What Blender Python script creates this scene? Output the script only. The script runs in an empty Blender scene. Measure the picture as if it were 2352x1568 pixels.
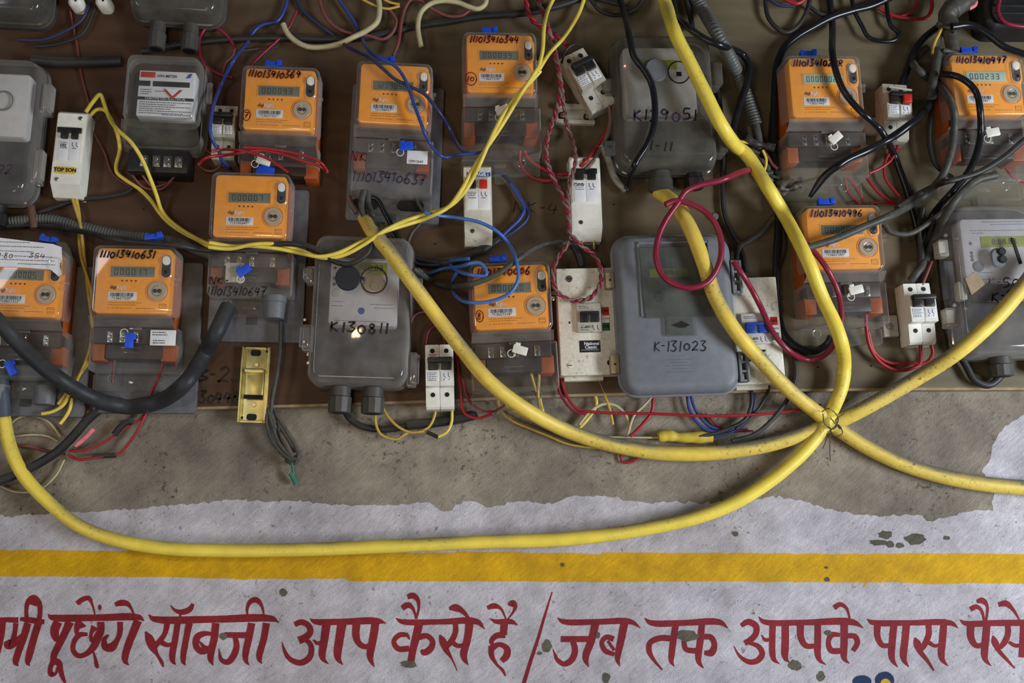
import bpy, bmesh, math, random
from mathutils import Vector, Matrix
from mathutils.geometry import tessellate_polygon
random.seed(7)
scene = bpy.context.scene
COL = scene.collection
U = 1/1600.0                    # metres per photograph pixel at the middle of the wall

# ---------------------------------------------------------------- camera
F = 2400.0
ALPHA, BETA = math.radians(10.5), math.radians(4.0)
FWD = Vector((math.sin(BETA)*math.cos(ALPHA), math.cos(BETA)*math.cos(ALPHA), math.sin(ALPHA)))
CAMPOS = -FWD*F*U
RGT = FWD.cross(Vector((0, 0, 1))).normalized()
UPV = RGT.cross(FWD).normalized()
cd = bpy.data.cameras.new('camera'); cam = bpy.data.objects.new('camera', cd); COL.objects.link(cam)
cd.sensor_width = 36.0; cd.lens = F/2352*36.0; cd.clip_start = 0.01
cam.location = CAMPOS
cam.rotation_euler = Matrix((RGT, UPV, -FWD)).transposed().to_euler()
scene.camera = cam

# ---------------------------------------------------------------- exposure, world, lights
scene.view_settings.view_transform = 'Standard'; scene.view_settings.look = 'None'
scene.view_settings.gamma = 1; scene.view_settings.use_curve_mapping = False
scene.view_settings.exposure = 0.0
w = bpy.data.worlds.new('world'); scene.world = w; w.use_nodes = True
w.node_tree.nodes['Background'].inputs[0].default_value = (0.80, 0.88, 1.0, 1)
w.node_tree.nodes['Background'].inputs[1].default_value = 0.055
def area(name, loc, target, sx, sy, energy, col):
    l = bpy.data.lights.new(name, 'AREA'); l.shape = 'RECTANGLE'; l.size = sx; l.size_y = sy
    l.energy = energy; l.color = col
    o = bpy.data.objects.new(name, l); COL.objects.link(o); o.location = loc
    o.rotation_euler = (Vector(target)-Vector(loc)).to_track_quat('-Z', 'Y').to_euler()
    return o
area('doorway_light', (2.05, -1.45, -0.4), (0.15, 0, -0.2), 0.55, 1.1, 60, (0.86, 0.93, 1.0))
area('far_window_light', (-1.5, -1.5, 0.1), (0.0, 0, 0.0), 0.16, 1.2, 5.0, (0.86, 0.92, 1.0))
area('warm_fill_light', (-0.6, -2.2, -1.5), (-0.2, 0, -0.3), 0.9, 0.7, 9.5, (1.0, 0.86, 0.72))  # unseen warm fill, added low at the left to lift the dim side

# ---------------------------------------------------------------- pixel -> world
def W(px, py, h=0.0):
    d = FWD*F + RGT*(px-1176) + UPV*(784-py)
    t = (-h*U - CAMPOS.y)/d.y
    return CAMPOS + d*t
def SC(px, py, h=0.0):
    a = W(px, py, h); b = W(px+1, py, h); c = W(px, py-1, h)
    return (b-a).x/U, (c-a).z/U

# the warm bulb behind the viewer that glints in the hazy box cover
_p = W(715, 895, 117); _v = _p-CAMPOS; _l = _p+Vector((_v.x, -_v.y, _v.z))*0.9
area('warm_bulb', _l, _p, 0.10, 0.08, 1.7, (1.0, 0.72, 0.36))
# ---------------------------------------------------------------- materials
def lin(c):
    return tuple(((v/255)/12.92 if v <= 10 else (((v/255)+0.055)/1.055)**2.4) for v in c)
MATS = {}
def mat(name, col, rough=0.5, metal=0.0, var=0.15, scale=90, bump=0.15, dust=0.35, dustcol=(120, 110, 96),
        spec=0.4, grime=0.0, coat=0.0):
    """painted or moulded surface with patchy tone, fine relief and dust settled on faces that look up"""
    if name in MATS: return MATS[name]
    m = bpy.data.materials.new(name); m.use_nodes = True; nt = m.node_tree; N = nt.nodes; L = nt.links
    b = N['Principled BSDF']; b.inputs['Roughness'].default_value = rough; b.inputs['Metallic'].default_value = metal
    b.inputs['Specular IOR Level'].default_value = spec; b.inputs['Coat Weight'].default_value = coat
    geo = N.new('ShaderNodeNewGeometry')
    n1 = N.new('ShaderNodeTexNoise'); n1.inputs['Scale'].default_value = scale; n1.inputs['Detail'].default_value = 3
    L.new(geo.outputs['Position'], n1.inputs['Vector'])
    n2 = N.new('ShaderNodeTexNoise'); n2.inputs['Scale'].default_value = scale*0.25; n2.inputs['Detail'].default_value = 3
    L.new(geo.outputs['Position'], n2.inputs['Vector'])
    c = lin(col)
    r = N.new('ShaderNodeMapRange'); L.new(n1.outputs['Fac'], r.inputs['Value'])
    r.inputs['From Min'].default_value = 0.3; r.inputs['From Max'].default_value = 0.7
    r.inputs['To Min'].default_value = 1-var; r.inputs['To Max'].default_value = 1+var
    mu = N.new('ShaderNodeMix'); mu.data_type = 'RGBA'; mu.blend_type = 'MULTIPLY'; mu.inputs['Factor'].default_value = 1
    mu.inputs[6].default_value = (*c, 1); L.new(r.outputs[0], mu.inputs[7])
    out = mu.outputs[2]
    if dust > 0:
        sep = N.new('ShaderNodeSeparateXYZ'); L.new(geo.outputs['Normal'], sep.inputs[0])
        a = N.new('ShaderNodeMapRange'); L.new(sep.outputs['Z'], a.inputs['Value'])
        a.inputs['From Min'].default_value = 0.0; a.inputs['From Max'].default_value = 0.85
        a.inputs['To Min'].default_value = 0.15; a.inputs['To Max'].default_value = 1.0
        b2 = N.new('ShaderNodeMapRange'); L.new(n2.outputs['Fac'], b2.inputs['Value'])
        b2.inputs['From Min'].default_value = 0.38; b2.inputs['From Max'].default_value = 0.62
        b2.inputs['To Min'].default_value = 0.25; b2.inputs['To Max'].default_value = 1.0
        p = N.new('ShaderNodeMath'); p.operation = 'MULTIPLY'; L.new(a.outputs[0], p.inputs[0]); L.new(b2.outputs[0], p.inputs[1])
        p2 = N.new('ShaderNodeMath'); p2.operation = 'MULTIPLY'; p2.use_clamp = True
        L.new(p.outputs[0], p2.inputs[0]); p2.inputs[1].default_value = dust
        mx = N.new('ShaderNodeMix'); mx.data_type = 'RGBA'; L.new(p2.outputs[0], mx.inputs['Factor'])
        L.new(out, mx.inputs[6]); mx.inputs[7].default_value = (*lin(dustcol), 1)
        out = mx.outputs[2]
        rr = N.new('ShaderNodeMapRange'); L.new(p2.outputs[0], rr.inputs['Value'])
        rr.inputs['To Min'].default_value = rough; rr.inputs['To Max'].default_value = 0.95
        L.new(rr.outputs[0], b.inputs['Roughness'])
    if grime > 0:      # small dark scuffs and specks
        n3 = N.new('ShaderNodeTexNoise'); n3.inputs['Scale'].default_value = 190; n3.inputs['Detail'].default_value = 5; n3.inputs['Roughness'].default_value = .7
        L.new(geo.outputs['Position'], n3.inputs['Vector'])
        g1 = N.new('ShaderNodeMapRange'); L.new(n3.outputs['Fac'], g1.inputs['Value']); g1.inputs['From Min'].default_value = .56; g1.inputs['From Max'].default_value = .68; g1.inputs['To Max'].default_value = grime
        g2 = N.new('ShaderNodeMapRange'); L.new(n2.outputs['Fac'], g2.inputs['Value']); g2.inputs['From Min'].default_value = .4; g2.inputs['From Max'].default_value = .6
        g3 = N.new('ShaderNodeMath'); g3.operation = 'MULTIPLY'; L.new(g1.outputs[0], g3.inputs[0]); L.new(g2.outputs[0], g3.inputs[1])
        gm = N.new('ShaderNodeMix'); gm.data_type = 'RGBA'; L.new(g3.outputs[0], gm.inputs['Factor']); L.new(out, gm.inputs[6]); gm.inputs[7].default_value = (*lin((58, 48, 34)), 1)
        out = gm.outputs[2]
    L.new(out, b.inputs['Base Color'])
    if bump > 0:
        bp = N.new('ShaderNodeBump'); bp.inputs['Strength'].default_value = bump; bp.inputs['Distance'].default_value = 0.0006
        L.new(n1.outputs['Fac'], bp.inputs['Height']); L.new(bp.outputs[0], b.inputs['Normal'])
    MATS[name] = m; return m
def clear(name, tint=(252, 253, 252), haze=0.12, hazecol=(120, 116, 110), rough=0.06, edge=0.3):
    """thin clear moulded plastic with a film of dust"""
    m = bpy.data.materials.new(name); m.use_nodes = True; nt = m.node_tree; N = nt.nodes; L = nt.links
    N.remove(N['Principled BSDF']); o = N['Material Output']
    tr = N.new('ShaderNodeBsdfTransparent'); tr.inputs[0].default_value = (*lin(tint), 1)
    gl = N.new('ShaderNodeBsdfGlossy'); gl.inputs['Roughness'].default_value = rough
    l0 = N.new('ShaderNodeLayerWeight'); l0.inputs[0].default_value = 0.5      # thin sheet: same reflectance from both sides
    p0 = N.new('ShaderNodeMath'); p0.operation = 'POWER'; L.new(l0.outputs['Facing'], p0.inputs[0]); p0.inputs[1].default_value = 5
    fr = N.new('ShaderNodeMath'); fr.operation = 'MULTIPLY_ADD'; fr.use_clamp = True; L.new(p0.outputs[0], fr.inputs[0]); fr.inputs[1].default_value = 0.9; fr.inputs[2].default_value = 0.06
    mx = N.new('ShaderNodeMixShader'); L.new(fr.outputs[0], mx.inputs[0]); L.new(tr.outputs[0], mx.inputs[1]); L.new(gl.outputs[0], mx.inputs[2])
    df = N.new('ShaderNodeBsdfDiffuse'); df.inputs[0].default_value = (*lin(hazecol), 1)
    geo = N.new('ShaderNodeNewGeometry'); nz = N.new('ShaderNodeTexNoise'); nz.inputs['Scale'].default_value = 28; nz.inputs['Detail'].default_value = 5
    L.new(geo.outputs['Position'], nz.inputs['Vector'])
    r = N.new('ShaderNodeMapRange'); L.new(nz.outputs['Fac'], r.inputs['Value'])
    r.inputs['From Min'].default_value = 0.32; r.inputs['From Max'].default_value = 0.7
    r.inputs['To Min'].default_value = haze*0.5; r.inputs['To Max'].default_value = min(1, haze*1.6)
    lw = N.new('ShaderNodeLayerWeight'); lw.inputs[0].default_value = 0.5      # a dust film looks denser seen edge on
    pw = N.new('ShaderNodeMath'); pw.operation = 'POWER'; L.new(lw.outputs['Facing'], pw.inputs[0]); pw.inputs[1].default_value = 1.6
    ma = N.new('ShaderNodeMath'); ma.operation = 'MULTIPLY_ADD'; ma.use_clamp = True; L.new(pw.outputs[0], ma.inputs[0]); ma.inputs[1].default_value = edge; L.new(r.outputs[0], ma.inputs[2])
    m2 = N.new('ShaderNodeMixShader'); L.new(ma.outputs[0], m2.inputs[0]); L.new(mx.outputs[0], m2.inputs[1]); L.new(df.outputs[0], m2.inputs[2])
    L.new(m2.outputs[0], o.inputs[0]); MATS[name] = m; return m

ORANGE = mat('orange_plastic', (252, 162, 40), 0.38, var=0.06, bump=0.05, dust=0.12)
ORANGE_D = mat('orange_body_plastic', (160, 76, 26), 0.45, var=0.12, dust=0.25)
GLANDM = mat('dusty_gland_plastic', (66, 64, 60), 0.5, dust=0.5)
BLACKP = mat('black_plastic', (22, 22, 24), 0.4, dust=0.3)
BROWNBK = mat('dark_bakelite', (48, 32, 30), 0.4, dust=0.25)
GREYP = mat('grey_plastic', (100, 103, 108), 0.5, dust=0.3)
GREYPL = mat('grey_base_plastic', (92, 93, 98), 0.5, dust=0.3)
WHITEP = mat('white_plastic', (228, 226, 216), 0.42, var=0.06, dust=0.3)
CREAMP = mat('cream_moulded_plastic', (208, 203, 186), 0.45, var=0.1, dust=0.35, grime=.6)
DIRTYW = mat('dusty_white_plastic', (176, 172, 158), 0.55, var=0.12, dust=0.55, grime=.8)
PAPER = mat('paper_label', (225, 226, 232), 0.6, var=0.05, dust=0.15)
PAPERG = mat('meter_faceplate', (196, 192, 192), 0.5, var=0.06, dust=0.15)
INK = mat('black_ink', (24, 22, 28), 0.6, dust=0, bump=0)
PRINT = mat('brown_print', (120, 60, 18), 0.6, dust=0, bump=0)
REDINK = mat('dark_red_marker_ink', (96, 24, 12), 0.5, dust=0, bump=0, var=0.3, scale=300)
BLKINK = mat('black_marker_ink', (26, 18, 16), 0.5, dust=0, bump=0, var=0.3, scale=300)
PURINK = mat('purple_marker_ink', (52, 36, 60), 0.5, dust=0, bump=0, var=0.3, scale=300)
REDP = mat('red_plastic', (186, 40, 28), 0.4, dust=0.15)
GREENP = mat('green_print', (36, 96, 60), 0.5, dust=0.1)
BLUEP = mat('blue_seal_plastic', (28, 80, 210), 0.4, var=0.08, dust=0.05)
NAVYP = mat('navy_plastic', (18, 27, 44), 0.4, dust=0.2)
BLUET = mat('blue_toggle_plastic', (34, 66, 150), 0.4, dust=0.15)
LCD = mat('liquid_crystal_display', (110, 116, 104), 0.3, var=0.05, bump=0, dust=0)
LCDB = mat('bright_liquid_crystal_display', (176, 200, 180), 0.3, var=0.05, bump=0, dust=0)
LCDY = mat('yellow_green_display', (150, 158, 50), 0.35, var=0.1, bump=0, dust=0.1)
LCDINK = mat('display_segments', (38, 44, 44), 0.5, bump=0, dust=0)
PORT = mat('beige_optical_port', (186, 164, 138), 0.35, var=0.05, dust=0.1)
STEEL = mat('steel', (170, 168, 160), 0.3, 1.0, dust=0.15)
BRASS = mat('brass_plated_steel', (214, 202, 140), 0.42, 1.0, dust=0.12, bump=0.05)
DARKR = mat('dark_recess', (16, 14, 14), 0.7, dust=0)
YELP = mat('yellow_label', (206, 184, 60), 0.5, dust=0.2)
CLEAR = clear('clear_plastic_cover', haze=0.06, hazecol=(200, 196, 190))
CLEARD = clear('dusty_clear_plastic', tint=(240, 240, 235), haze=0.3, hazecol=(118, 114, 104), rough=0.14)
CLEARM = clear('hazy_clear_plastic', tint=(246, 246, 248), haze=0.14, hazecol=(186, 180, 172), rough=0.07, edge=0.42)

# ---------------------------------------------------------------- mesh builder (local x right, y down, z out of the wall, in pixels)
def rrect(cx, cy, w, h, r, n=5):
    r = max(0.01, min(r, w/2-0.01, h/2-0.01)); pts = []
    for (sx, sy, a0) in ((1, 1, 0), (-1, 1, 90), (-1, -1, 180), (1, -1, 270)):
        for i in range(n+1):
            a = math.radians(a0+90*i/n)
            pts.append((cx+sx*(w/2-r)+r*math.cos(a), cy+sy*(h/2-r)+r*math.sin(a)))
    return pts
class MB:
    def __init__(s): s.v = []; s.f = []
    def loops(s, loops, capa=False, capb=True, closed=True):
        base = len(s.v); n = len(loops[0])
        for lp in loops: s.v += lp
        for i in range(len(loops)-1):
            for j in range(n if closed else n-1):
                a = base+i*n+j; b = base+i*n+(j+1) % n
                s.f.append((a, b, b+n, a+n))
        if capa: s.f.append(tuple(base+j for j in reversed(range(n))))
        if capb: s.f.append(tuple(base+(len(loops)-1)*n+j for j in range(n)))
        return s
    def loft(s, cx, cy, w, h, r, levels, capa=False, capb=True, n=5):
        return s.loops([[(x, y, z) for x, y in rrect(cx, cy, w-2*i, h-2*i, max(r-i, 0.3), n)] for z, i in levels], capa, capb)
    def box(s, x0, x1, y0, y1, z0, z1, bev=0.8, r=None):
        b = min(bev, (x1-x0)/3, (y1-y0)/3, (z1-z0)/2)
        return s.loft((x0+x1)/2, (y0+y1)/2, x1-x0, y1-y0, b if r is None else r, [(z0, 0), (z1-b, 0), (z1-b*0.3, b*0.3), (z1, b)], True, True, 2 if r is None else 5)
    def prof(s, poly, x0, x1):
        b = min(1.0, (x1-x0)/6); cy = sum(p[0] for p in poly)/len(poly); cz = sum(p[1] for p in poly)/len(poly)
        def sh(k): return [(y+(cy-y)*k, z+(cz-z)*k) for y, z in poly]
        return s.loops([[(x, y, z) for y, z in sh(k)] for x, k in ((x0, .025), (x0+b, 0), (x1-b, 0), (x1, .025))], True, True)
    def cyl(s, cx, cy, r, z0, z1, n=18, bev=0.5, capa=False):
        return s.loops([[(cx+q*math.cos(t*2*math.pi/n), cy+q*math.sin(t*2*math.pi/n), z) for t in range(n)]
                        for z, q in ((z0, r), (z1-bev, r), (z1, max(r-bev, .05)))], capa, True)
    def cyly(s, cx, cz, y0, y1, r0, r1=None, n=18, caps=True, ribs=0):
        r1 = r0 if r1 is None else r1
        return s.loops([[(cx+q*math.cos(t*2*math.pi/n)*(1+(ribs if t % 2 else 0)), y, cz+q*math.sin(t*2*math.pi/n)*(1+(ribs if t % 2 else 0))) for t in range(n)]
                        for y, q in ((y0, r0*0.93), (y0+1.2, r0), (y1-1.2, r1), (y1, r1*0.93))], caps, caps)
    def ring(s, cx, cy, R, r, z, n=28, m=6):
        return s.loops([[(cx+(R+r*math.cos(b*2*math.pi/m))*math.cos(a*2*math.pi/n), cy+(R+r*math.cos(b*2*math.pi/m))*math.sin(a*2*math.pi/n), z+r*math.sin(b*2*math.pi/m)) for b in range(m)] for a in range(n)]
                       + [[(cx+(R+r*math.cos(b*2*math.pi/m)), cy, z+r*math.sin(b*2*math.pi/m)) for b in range(m)]], False, False)
    def poly(s, pts, z0, z1):
        return s.loops([[(x, y, z0) for x, y in pts], [(x, y, z1) for x, y in pts]], False, True)
    def tube(s, pts, r, n=8):
        P = [Vector(p) for p in catmull(pts, 5)]; loops = sweep(P, [r]*len(P), n)
        return s.loops([[tuple(v) for v in lp] for lp in loops], True, True)
    def strokes(s, strokes, width, z, dx=0, dy=0, sx=1, sy=1, th=0.35, smooth=True):
        for st in strokes:
            pts = [(dx+p[0]*sx, dy+p[1]*sy) for p in st]
            ws = [(p[2] if len(p) > 2 else 1)*width for p in st]
            for q, lo in ribbon(pts, ws, smooth): pass
            L_, R_ = lo
            base = len(s.v)
            for a, b in zip(L_, R_): s.v += [(a[0], a[1], z+th), (b[0], b[1], z+th)]
            for i in range(len(L_)-1): k = base+2*i; s.f.append((k, k+2, k+3, k+1))
        return s
    def build(s, name, m, parent=None, ang=35, smooth=True, fix=True):
        me = bpy.data.meshes.new(name); me.from_pydata([(x*U, -z*U, -y*U) for x, y, z in s.v], [], s.f)
        return finish(me, name, m, parent, ang, smooth, fix)
def finish(me, name, m, parent=None, ang=35, smooth=True, fix=True):
    if fix:
        bm = bmesh.new(); bm.from_mesh(me); bmesh.ops.recalc_face_normals(bm, faces=bm.faces); bm.to_mesh(me); bm.free()
    if smooth:
        me.polygons.foreach_set('use_smooth', [len(p.vertices) <= 8 for p in me.polygons]); me.set_sharp_from_angle(angle=math.radians(ang))
    me.materials.append(m); me.update()
    o = bpy.data.objects.new(name, me); COL.objects.link(o)
    if parent is not None: o.parent = parent
    return o
def catmull(pts, n=6):
    P = [tuple(p) for p in pts]
    if len(P) == 2: return [tuple(a+(b-a)*i/n for a, b in zip(P[0], P[1])) for i in range(n+1)]
    Q = [tuple(2*a-b for a, b in zip(P[0], P[1]))]+P+[tuple(2*a-b for a, b in zip(P[-1], P[-2]))]; out = []
    for i in range(1, len(Q)-2):
        p0, p1, p2, p3 = (Vector(q) for q in Q[i-1:i+3])
        d0 = max((p1-p0).length**.5, 1e-4); d1 = max((p2-p1).length**.5, 1e-4); d2 = max((p3-p2).length**.5, 1e-4)
        m1 = ((p1-p0)/d0-(p2-p0)/(d0+d1)+(p2-p1)/d1)*d1; m2 = ((p2-p1)/d1-(p3-p1)/(d1+d2)+(p3-p2)/d2)*d1
        for k in range(n):
            t = k/n; t2 = t*t; t3 = t2*t
            out.append(tuple((2*t3-3*t2+1)*p1+(t3-2*t2+t)*m1+(-2*t3+3*t2)*p2+(t3-t2)*m2))
    out.append(P[-1]); return out
def sweep(P, R, n=10, closed_caps=True):
    T = [(P[min(i+1, len(P)-1)]-P[max(i-1, 0)]).normalized() for i in range(len(P))]
    a = Vector((0, 0, 1)) if abs(T[0].z) < .9 else Vector((0, 1, 0))
    nrm = (a-T[0]*a.dot(T[0])).normalized(); loops = []
    for i, p in enumerate(P):
        nrm = (nrm-T[i]*nrm.dot(T[i])); nrm = nrm.normalized() if nrm.length > 1e-6 else T[i].orthogonal().normalized()
        bi = T[i].cross(nrm)
        loops.append([p+(nrm*math.cos(2*math.pi*k/n)+bi*math.sin(2*math.pi*k/n))*R[i] for k in range(n)])
    return loops
def ribbon(pts, ws, smooth=True):
    if smooth and len(pts) > 2:
        q = catmull([(p[0], p[1], w_) for p, w_ in zip(pts, ws)], 5); pts = [(a[0], a[1]) for a in q]; ws = [max(a[2], .05) for a in q]
    Lp, Rp = [], []
    for i in range(len(pts)):
        a = pts[max(i-1, 0)]; b = pts[min(i+1, len(pts)-1)]; dx, dy = b[0]-a[0], b[1]-a[1]; d = math.hypot(dx, dy) or 1
        nx, ny = -dy/d*ws[i]/2, dx/d*ws[i]/2
        Lp.append((pts[i][0]+nx, pts[i][1]+ny)); Rp.append((pts[i][0]-nx, pts[i][1]-ny))
    yield None, (Lp, Rp)

def tag(o, label=None, cat=None, group=None, kind=None):
    if label: o['label'] = label
    if cat: o['category'] = cat
    if group: o['group'] = group
    if kind: o['kind'] = kind
    return o
BOARD = 25.0
def thing(name, cx, cy, hf, label, cat, rot=0.0, size=1.0, group=None, hb=BOARD):
    """Empty on the surface at height hb whose local pixels match the photograph's at height hf; rot clockwise"""
    e = bpy.data.objects.new(name, None); COL.objects.link(e); e.empty_display_size = 0.02
    p = W(cx, cy, hf); sx, sz = SC(cx, cy, hf)
    e.location = (p.x, -hb*U, p.z); e.rotation_euler = (0, math.radians(rot), 0); e.scale = (sx*size, 1, sz*size)
    return tag(e, label, cat, group)

# ---------------------------------------------------------------- lettering
TXT = {}
def text_mesh(s, size, align='CENTER', bold=0.0, xs=1.0):
    k = (s, size, align, bold, xs)
    if k in TXT: return TXT[k]
    c = bpy.data.curves.new('lettering', 'FONT'); c.body = s; c.size = size*1.35*U; c.align_x = align; c.align_y = 'CENTER'; c.offset = bold*U
    c.resolution_u = 2; c.fill_mode = 'FRONT'
    o = bpy.data.objects.new('lettering', c); COL.objects.link(o)
    me = bpy.data.meshes.new_from_object(o); bpy.data.objects.remove(o); bpy.data.curves.remove(c)
    me.transform(Matrix.Scale(xs, 4, (1, 0, 0))); me.transform(Matrix.Rotation(math.radians(90), 4, 'X')); TXT[k] = me
    return me
def text(s, x, y, size, z, m, parent, name='printed_text', align='CENTER', bold=0.0, rot=0, xs=1.0):
    me = text_mesh(s, size, align, bold, xs)
    if not me.materials: me.materials.append(m)
    elif me.materials[0] != m:
        me = me.copy(); me.materials.clear(); me.materials.append(m)
    o = bpy.data.objects.new(name, me); COL.objects.link(o); o.parent = parent
    o.location = (x*U, -(z+0.4)*U, -y*U); o.rotation_euler = (0, math.radians(rot), 0); return o
HW = {  # handwritten characters, unit box 0..1 wide, 0..1 down
 '0': [[(.5, .25), (.15, .45), (.15, .8), (.5, .98), (.85, .75), (.8, .4), (.45, .25)]],
 'O': [[(.5, 0), (.1, .3), (.1, .75), (.5, 1), (.9, .7), (.85, .25), (.5, 0)]],
 '1': [[(.6, 0), (.5, .5), (.4, 1)]],
 '2': [[(.1, .2), (.5, 0), (.85, .25), (.5, .65), (.05, 1)], [(.05, 1), (.5, .92), (.95, .98)]],
 '3': [[(.1, .05), (.85, .05), (.4, .42), (.85, .7), (.5, 1), (.05, .9)]],
 '4': [[(.3, 0), (.1, .55), (.9, .55)], [(.75, .1), (.65, .6), (.6, 1)]],
 '5': [[(.9, .03), (.3, .03), (.2, .45), (.7, .45), (.8, .8), (.1, 1)]],
 '6': [[(.75, 0), (.25, .4), (.1, .8), (.45, 1), (.8, .75), (.45, .52), (.15, .7)]],
 '7': [[(.05, .05), (.9, .05), (.6, .5), (.4, 1)], [(.25, .5), (.8, .5)]],
 '8': [[(.75, .15), (.4, 0), (.2, .25), (.75, .65), (.6, .98), (.2, .9), (.25, .6), (.75, .2)]],
 '9': [[(.85, .25), (.45, .02), (.15, .3), (.5, .5), (.85, .2)], [(.85, .2), (.75, .6), (.6, 1)]],
 'K': [[(.2, 0), (.15, 1)], [(.85, .05), (.2, .5), (.9, 1)]],
 'N': [[(.1, 1), (.15, 0)], [(.15, 0), (.8, 1)], [(.8, 1), (.9, 0)]],
 'R': [[(.2, 0), (.15, 1)], [(.2, .03), (.8, .1), (.7, .45), (.2, .5)], [(.3, .5), (.9, 1)]],
 'B': [[(.2, 0), (.15, 1)], [(.2, .03), (.8, .15), (.25, .48), (.9, .7), (.15, 1)]],
 'S': [[(.85, .1), (.4, 0), (.2, .3), (.75, .6), (.6, .95), (.1, .9)]],
 '-': [[(.1, .5), (.8, .48)]], '.': [[(.3, .6), (.45, .6)]], ' ': [],
}
def handwriting(s, x, y, wd, ht, z, m, parent, pen=3.0, slant=0.15, seed=1, name='handwriting', lab=None):
    rnd = random.Random(seed); mb = MB(); n = sum(.55 if c in "1-. " else 1 for c in s); cw = wd/n; cx = x-wd/2
    for c in s:
        k = .55 if c in "1-. " else 1; yo = rnd.uniform(-.08, .08)*ht; hh = ht*rnd.uniform(.88, 1.1)
        ox = rnd.uniform(-.05, .05)*cw
        for st in HW[c]:
            pts = [(cx+ox+(p[0]*k*.85)*cw+slant*(.5-p[1])*hh, y-hh/2+yo+p[1]*hh, 1+rnd.uniform(-.2, .25)) for p in st]
            mb.strokes([pts], pen, z, th=0.5)
        cx += k*cw
    o = mb.build(name, m, parent, smooth=False, fix=False)
    if lab: o['label'] = lab
    return o
# ================================================================ wall
def nodemat(name):
    m = bpy.data.materials.new(name); m.use_nodes = True
    return m, m.node_tree.nodes, m.node_tree.links, m.node_tree.nodes['Principled BSDF']
def wallmat(name, ca, cb, spot, rough=0.85, bump=0.5, fine=260, speck=0.62):
    """plaster or paint over plaster: two tones in large patches, diagonal trowel relief, small dark pits"""
    m, N, L, b = nodemat(name); b.inputs['Roughness'].default_value = rough; b.inputs['Specular IOR Level'].default_value = 0.25
    geo = N.new('ShaderNodeNewGeometry')
    def noise(scale, det=4, vec=None, rough_=.6):
        n = N.new('ShaderNodeTexNoise'); n.inputs['Scale'].default_value = scale; n.inputs['Detail'].default_value = det
        n.inputs['Roughness'].default_value = rough_; L.new(vec or geo.outputs['Position'], n.inputs['Vector']); return n.outputs['Fac']
    def rng(v, a, b_, c=0, d=1):
        r = N.new('ShaderNodeMapRange'); L.new(v, r.inputs['Value'])
        for k, q in zip(('From Min', 'From Max', 'To Min', 'To Max'), (a, b_, c, d)): r.inputs[k].default_value = q
        return r.outputs[0]
    def mix(f, a, b_, mode='MIX'):
        x = N.new('ShaderNodeMix'); x.data_type = 'RGBA'; x.blend_type = mode
        L.new(f, x.inputs['Factor']) if not isinstance(f, float) else setattr(x.inputs['Factor'], 'default_value', f)
        for i, q in ((6, a), (7, b_)):
            L.new(q, x.inputs[i]) if not isinstance(q, tuple) else setattr(x.inputs[i], 'default_value', q)
        return x.outputs[2]
    mq = N.new('ShaderNodeMapping'); L.new(geo.outputs['Position'], mq.inputs[0]); mq.inputs['Rotation'].default_value = (0, math.radians(38), 0)
    mp = N.new('ShaderNodeMapping'); L.new(mq.outputs[0], mp.inputs[0]); mp.inputs['Scale'].default_value = (0.2, 1, 1.0)
    big = noise(4.5, 6); med = noise(26, 5); diag = noise(240, 4, mp.outputs[0], .7); fn = noise(420, 6, None, .75)
    spk = noise(120, 4, None, .7); spk2 = noise(11, 3)
    c = mix(rng(big, .38, .62), (*lin(ca), 1), (*lin(cb), 1))
    c = mix(1.0, c, rng(med, .3, .7, .76, 1.18), 'MULTIPLY')
    c = mix(1.0, c, rng(diag, .3, .7, .84, 1.12), 'MULTIPLY')
    c = mix(1.0, c, rng(fn, .25, .75, .8, 1.16), 'MULTIPLY')
    th = N.new('ShaderNodeMath'); th.operation = 'MULTIPLY'; L.new(rng(spk, speck-.04, speck+.02), th.inputs[0]); L.new(rng(spk2, .42, .62, 0, .8), th.inputs[1])
    c = mix(th.outputs[0], c, (*lin(spot), 1))
    L.new(c, b.inputs['Base Color'])
    ad = N.new('ShaderNodeMath'); ad.operation = 'ADD'; L.new(diag, ad.inputs[0]); L.new(fn, ad.inputs[1])
    a2 = N.new('ShaderNodeMath'); a2.operation = 'ADD'; L.new(ad.outputs[0], a2.inputs[0]); L.new(rng(med, .3, .7, 0, .7), a2.inputs[1])
    bp = N.new('ShaderNodeBump'); bp.inputs['Strength'].default_value = bump; bp.inputs['Distance'].default_value = 0.0024
    L.new(a2.outputs[0], bp.inputs['Height']); L.new(bp.outputs[0], b.inputs['Normal'])
    return m
CEMENT = wallmat('grey_cement_plaster', (132, 124, 112), (172, 161, 144), (66, 58, 50), bump=0.9, speck=0.6)
WHITEW = wallmat('lilac_white_wall_paint', (190, 184, 190), (212, 208, 216), (92, 86, 84), bump=0.7, speck=0.63)
STRIPE = wallmat('yellow_wall_paint', (204, 156, 10), (216, 168, 8), (140, 112, 40), rough=0.6, bump=0.45, speck=0.7)
REDW = wallmat('dark_red_sign_paint', (128, 26, 38), (142, 34, 42), (104, 46, 44), rough=0.6, bump=0.45, speck=0.7)
NAVYW = wallmat('navy_wall_paint', (22, 44, 84), (28, 50, 92), (40, 50, 70), rough=0.6, bump=0.4, speck=0.7)
CHIP = wallmat('exposed_plaster', (104, 101, 88), (126, 120, 104), (70, 66, 58), bump=1.0)
def jag(pts, step=14, amp=2.2, seed=3):
    rnd = random.Random(seed); out = []
    for i in range(len(pts)-1):
        (x0, y0), (x1, y1) = pts[i][:2], pts[i+1][:2]; n = max(1, int(math.hypot(x1-x0, y1-y0)/step))
        for k in range(n):
            t = k/n; j = 0 if k == 0 and i == 0 else 1
            out.append((x0+(x1-x0)*t+rnd.gauss(0, amp)*j, y0+(y1-y0)*t+rnd.gauss(0, amp)*j))
    out.append(pts[-1][:2]); return out
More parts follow.
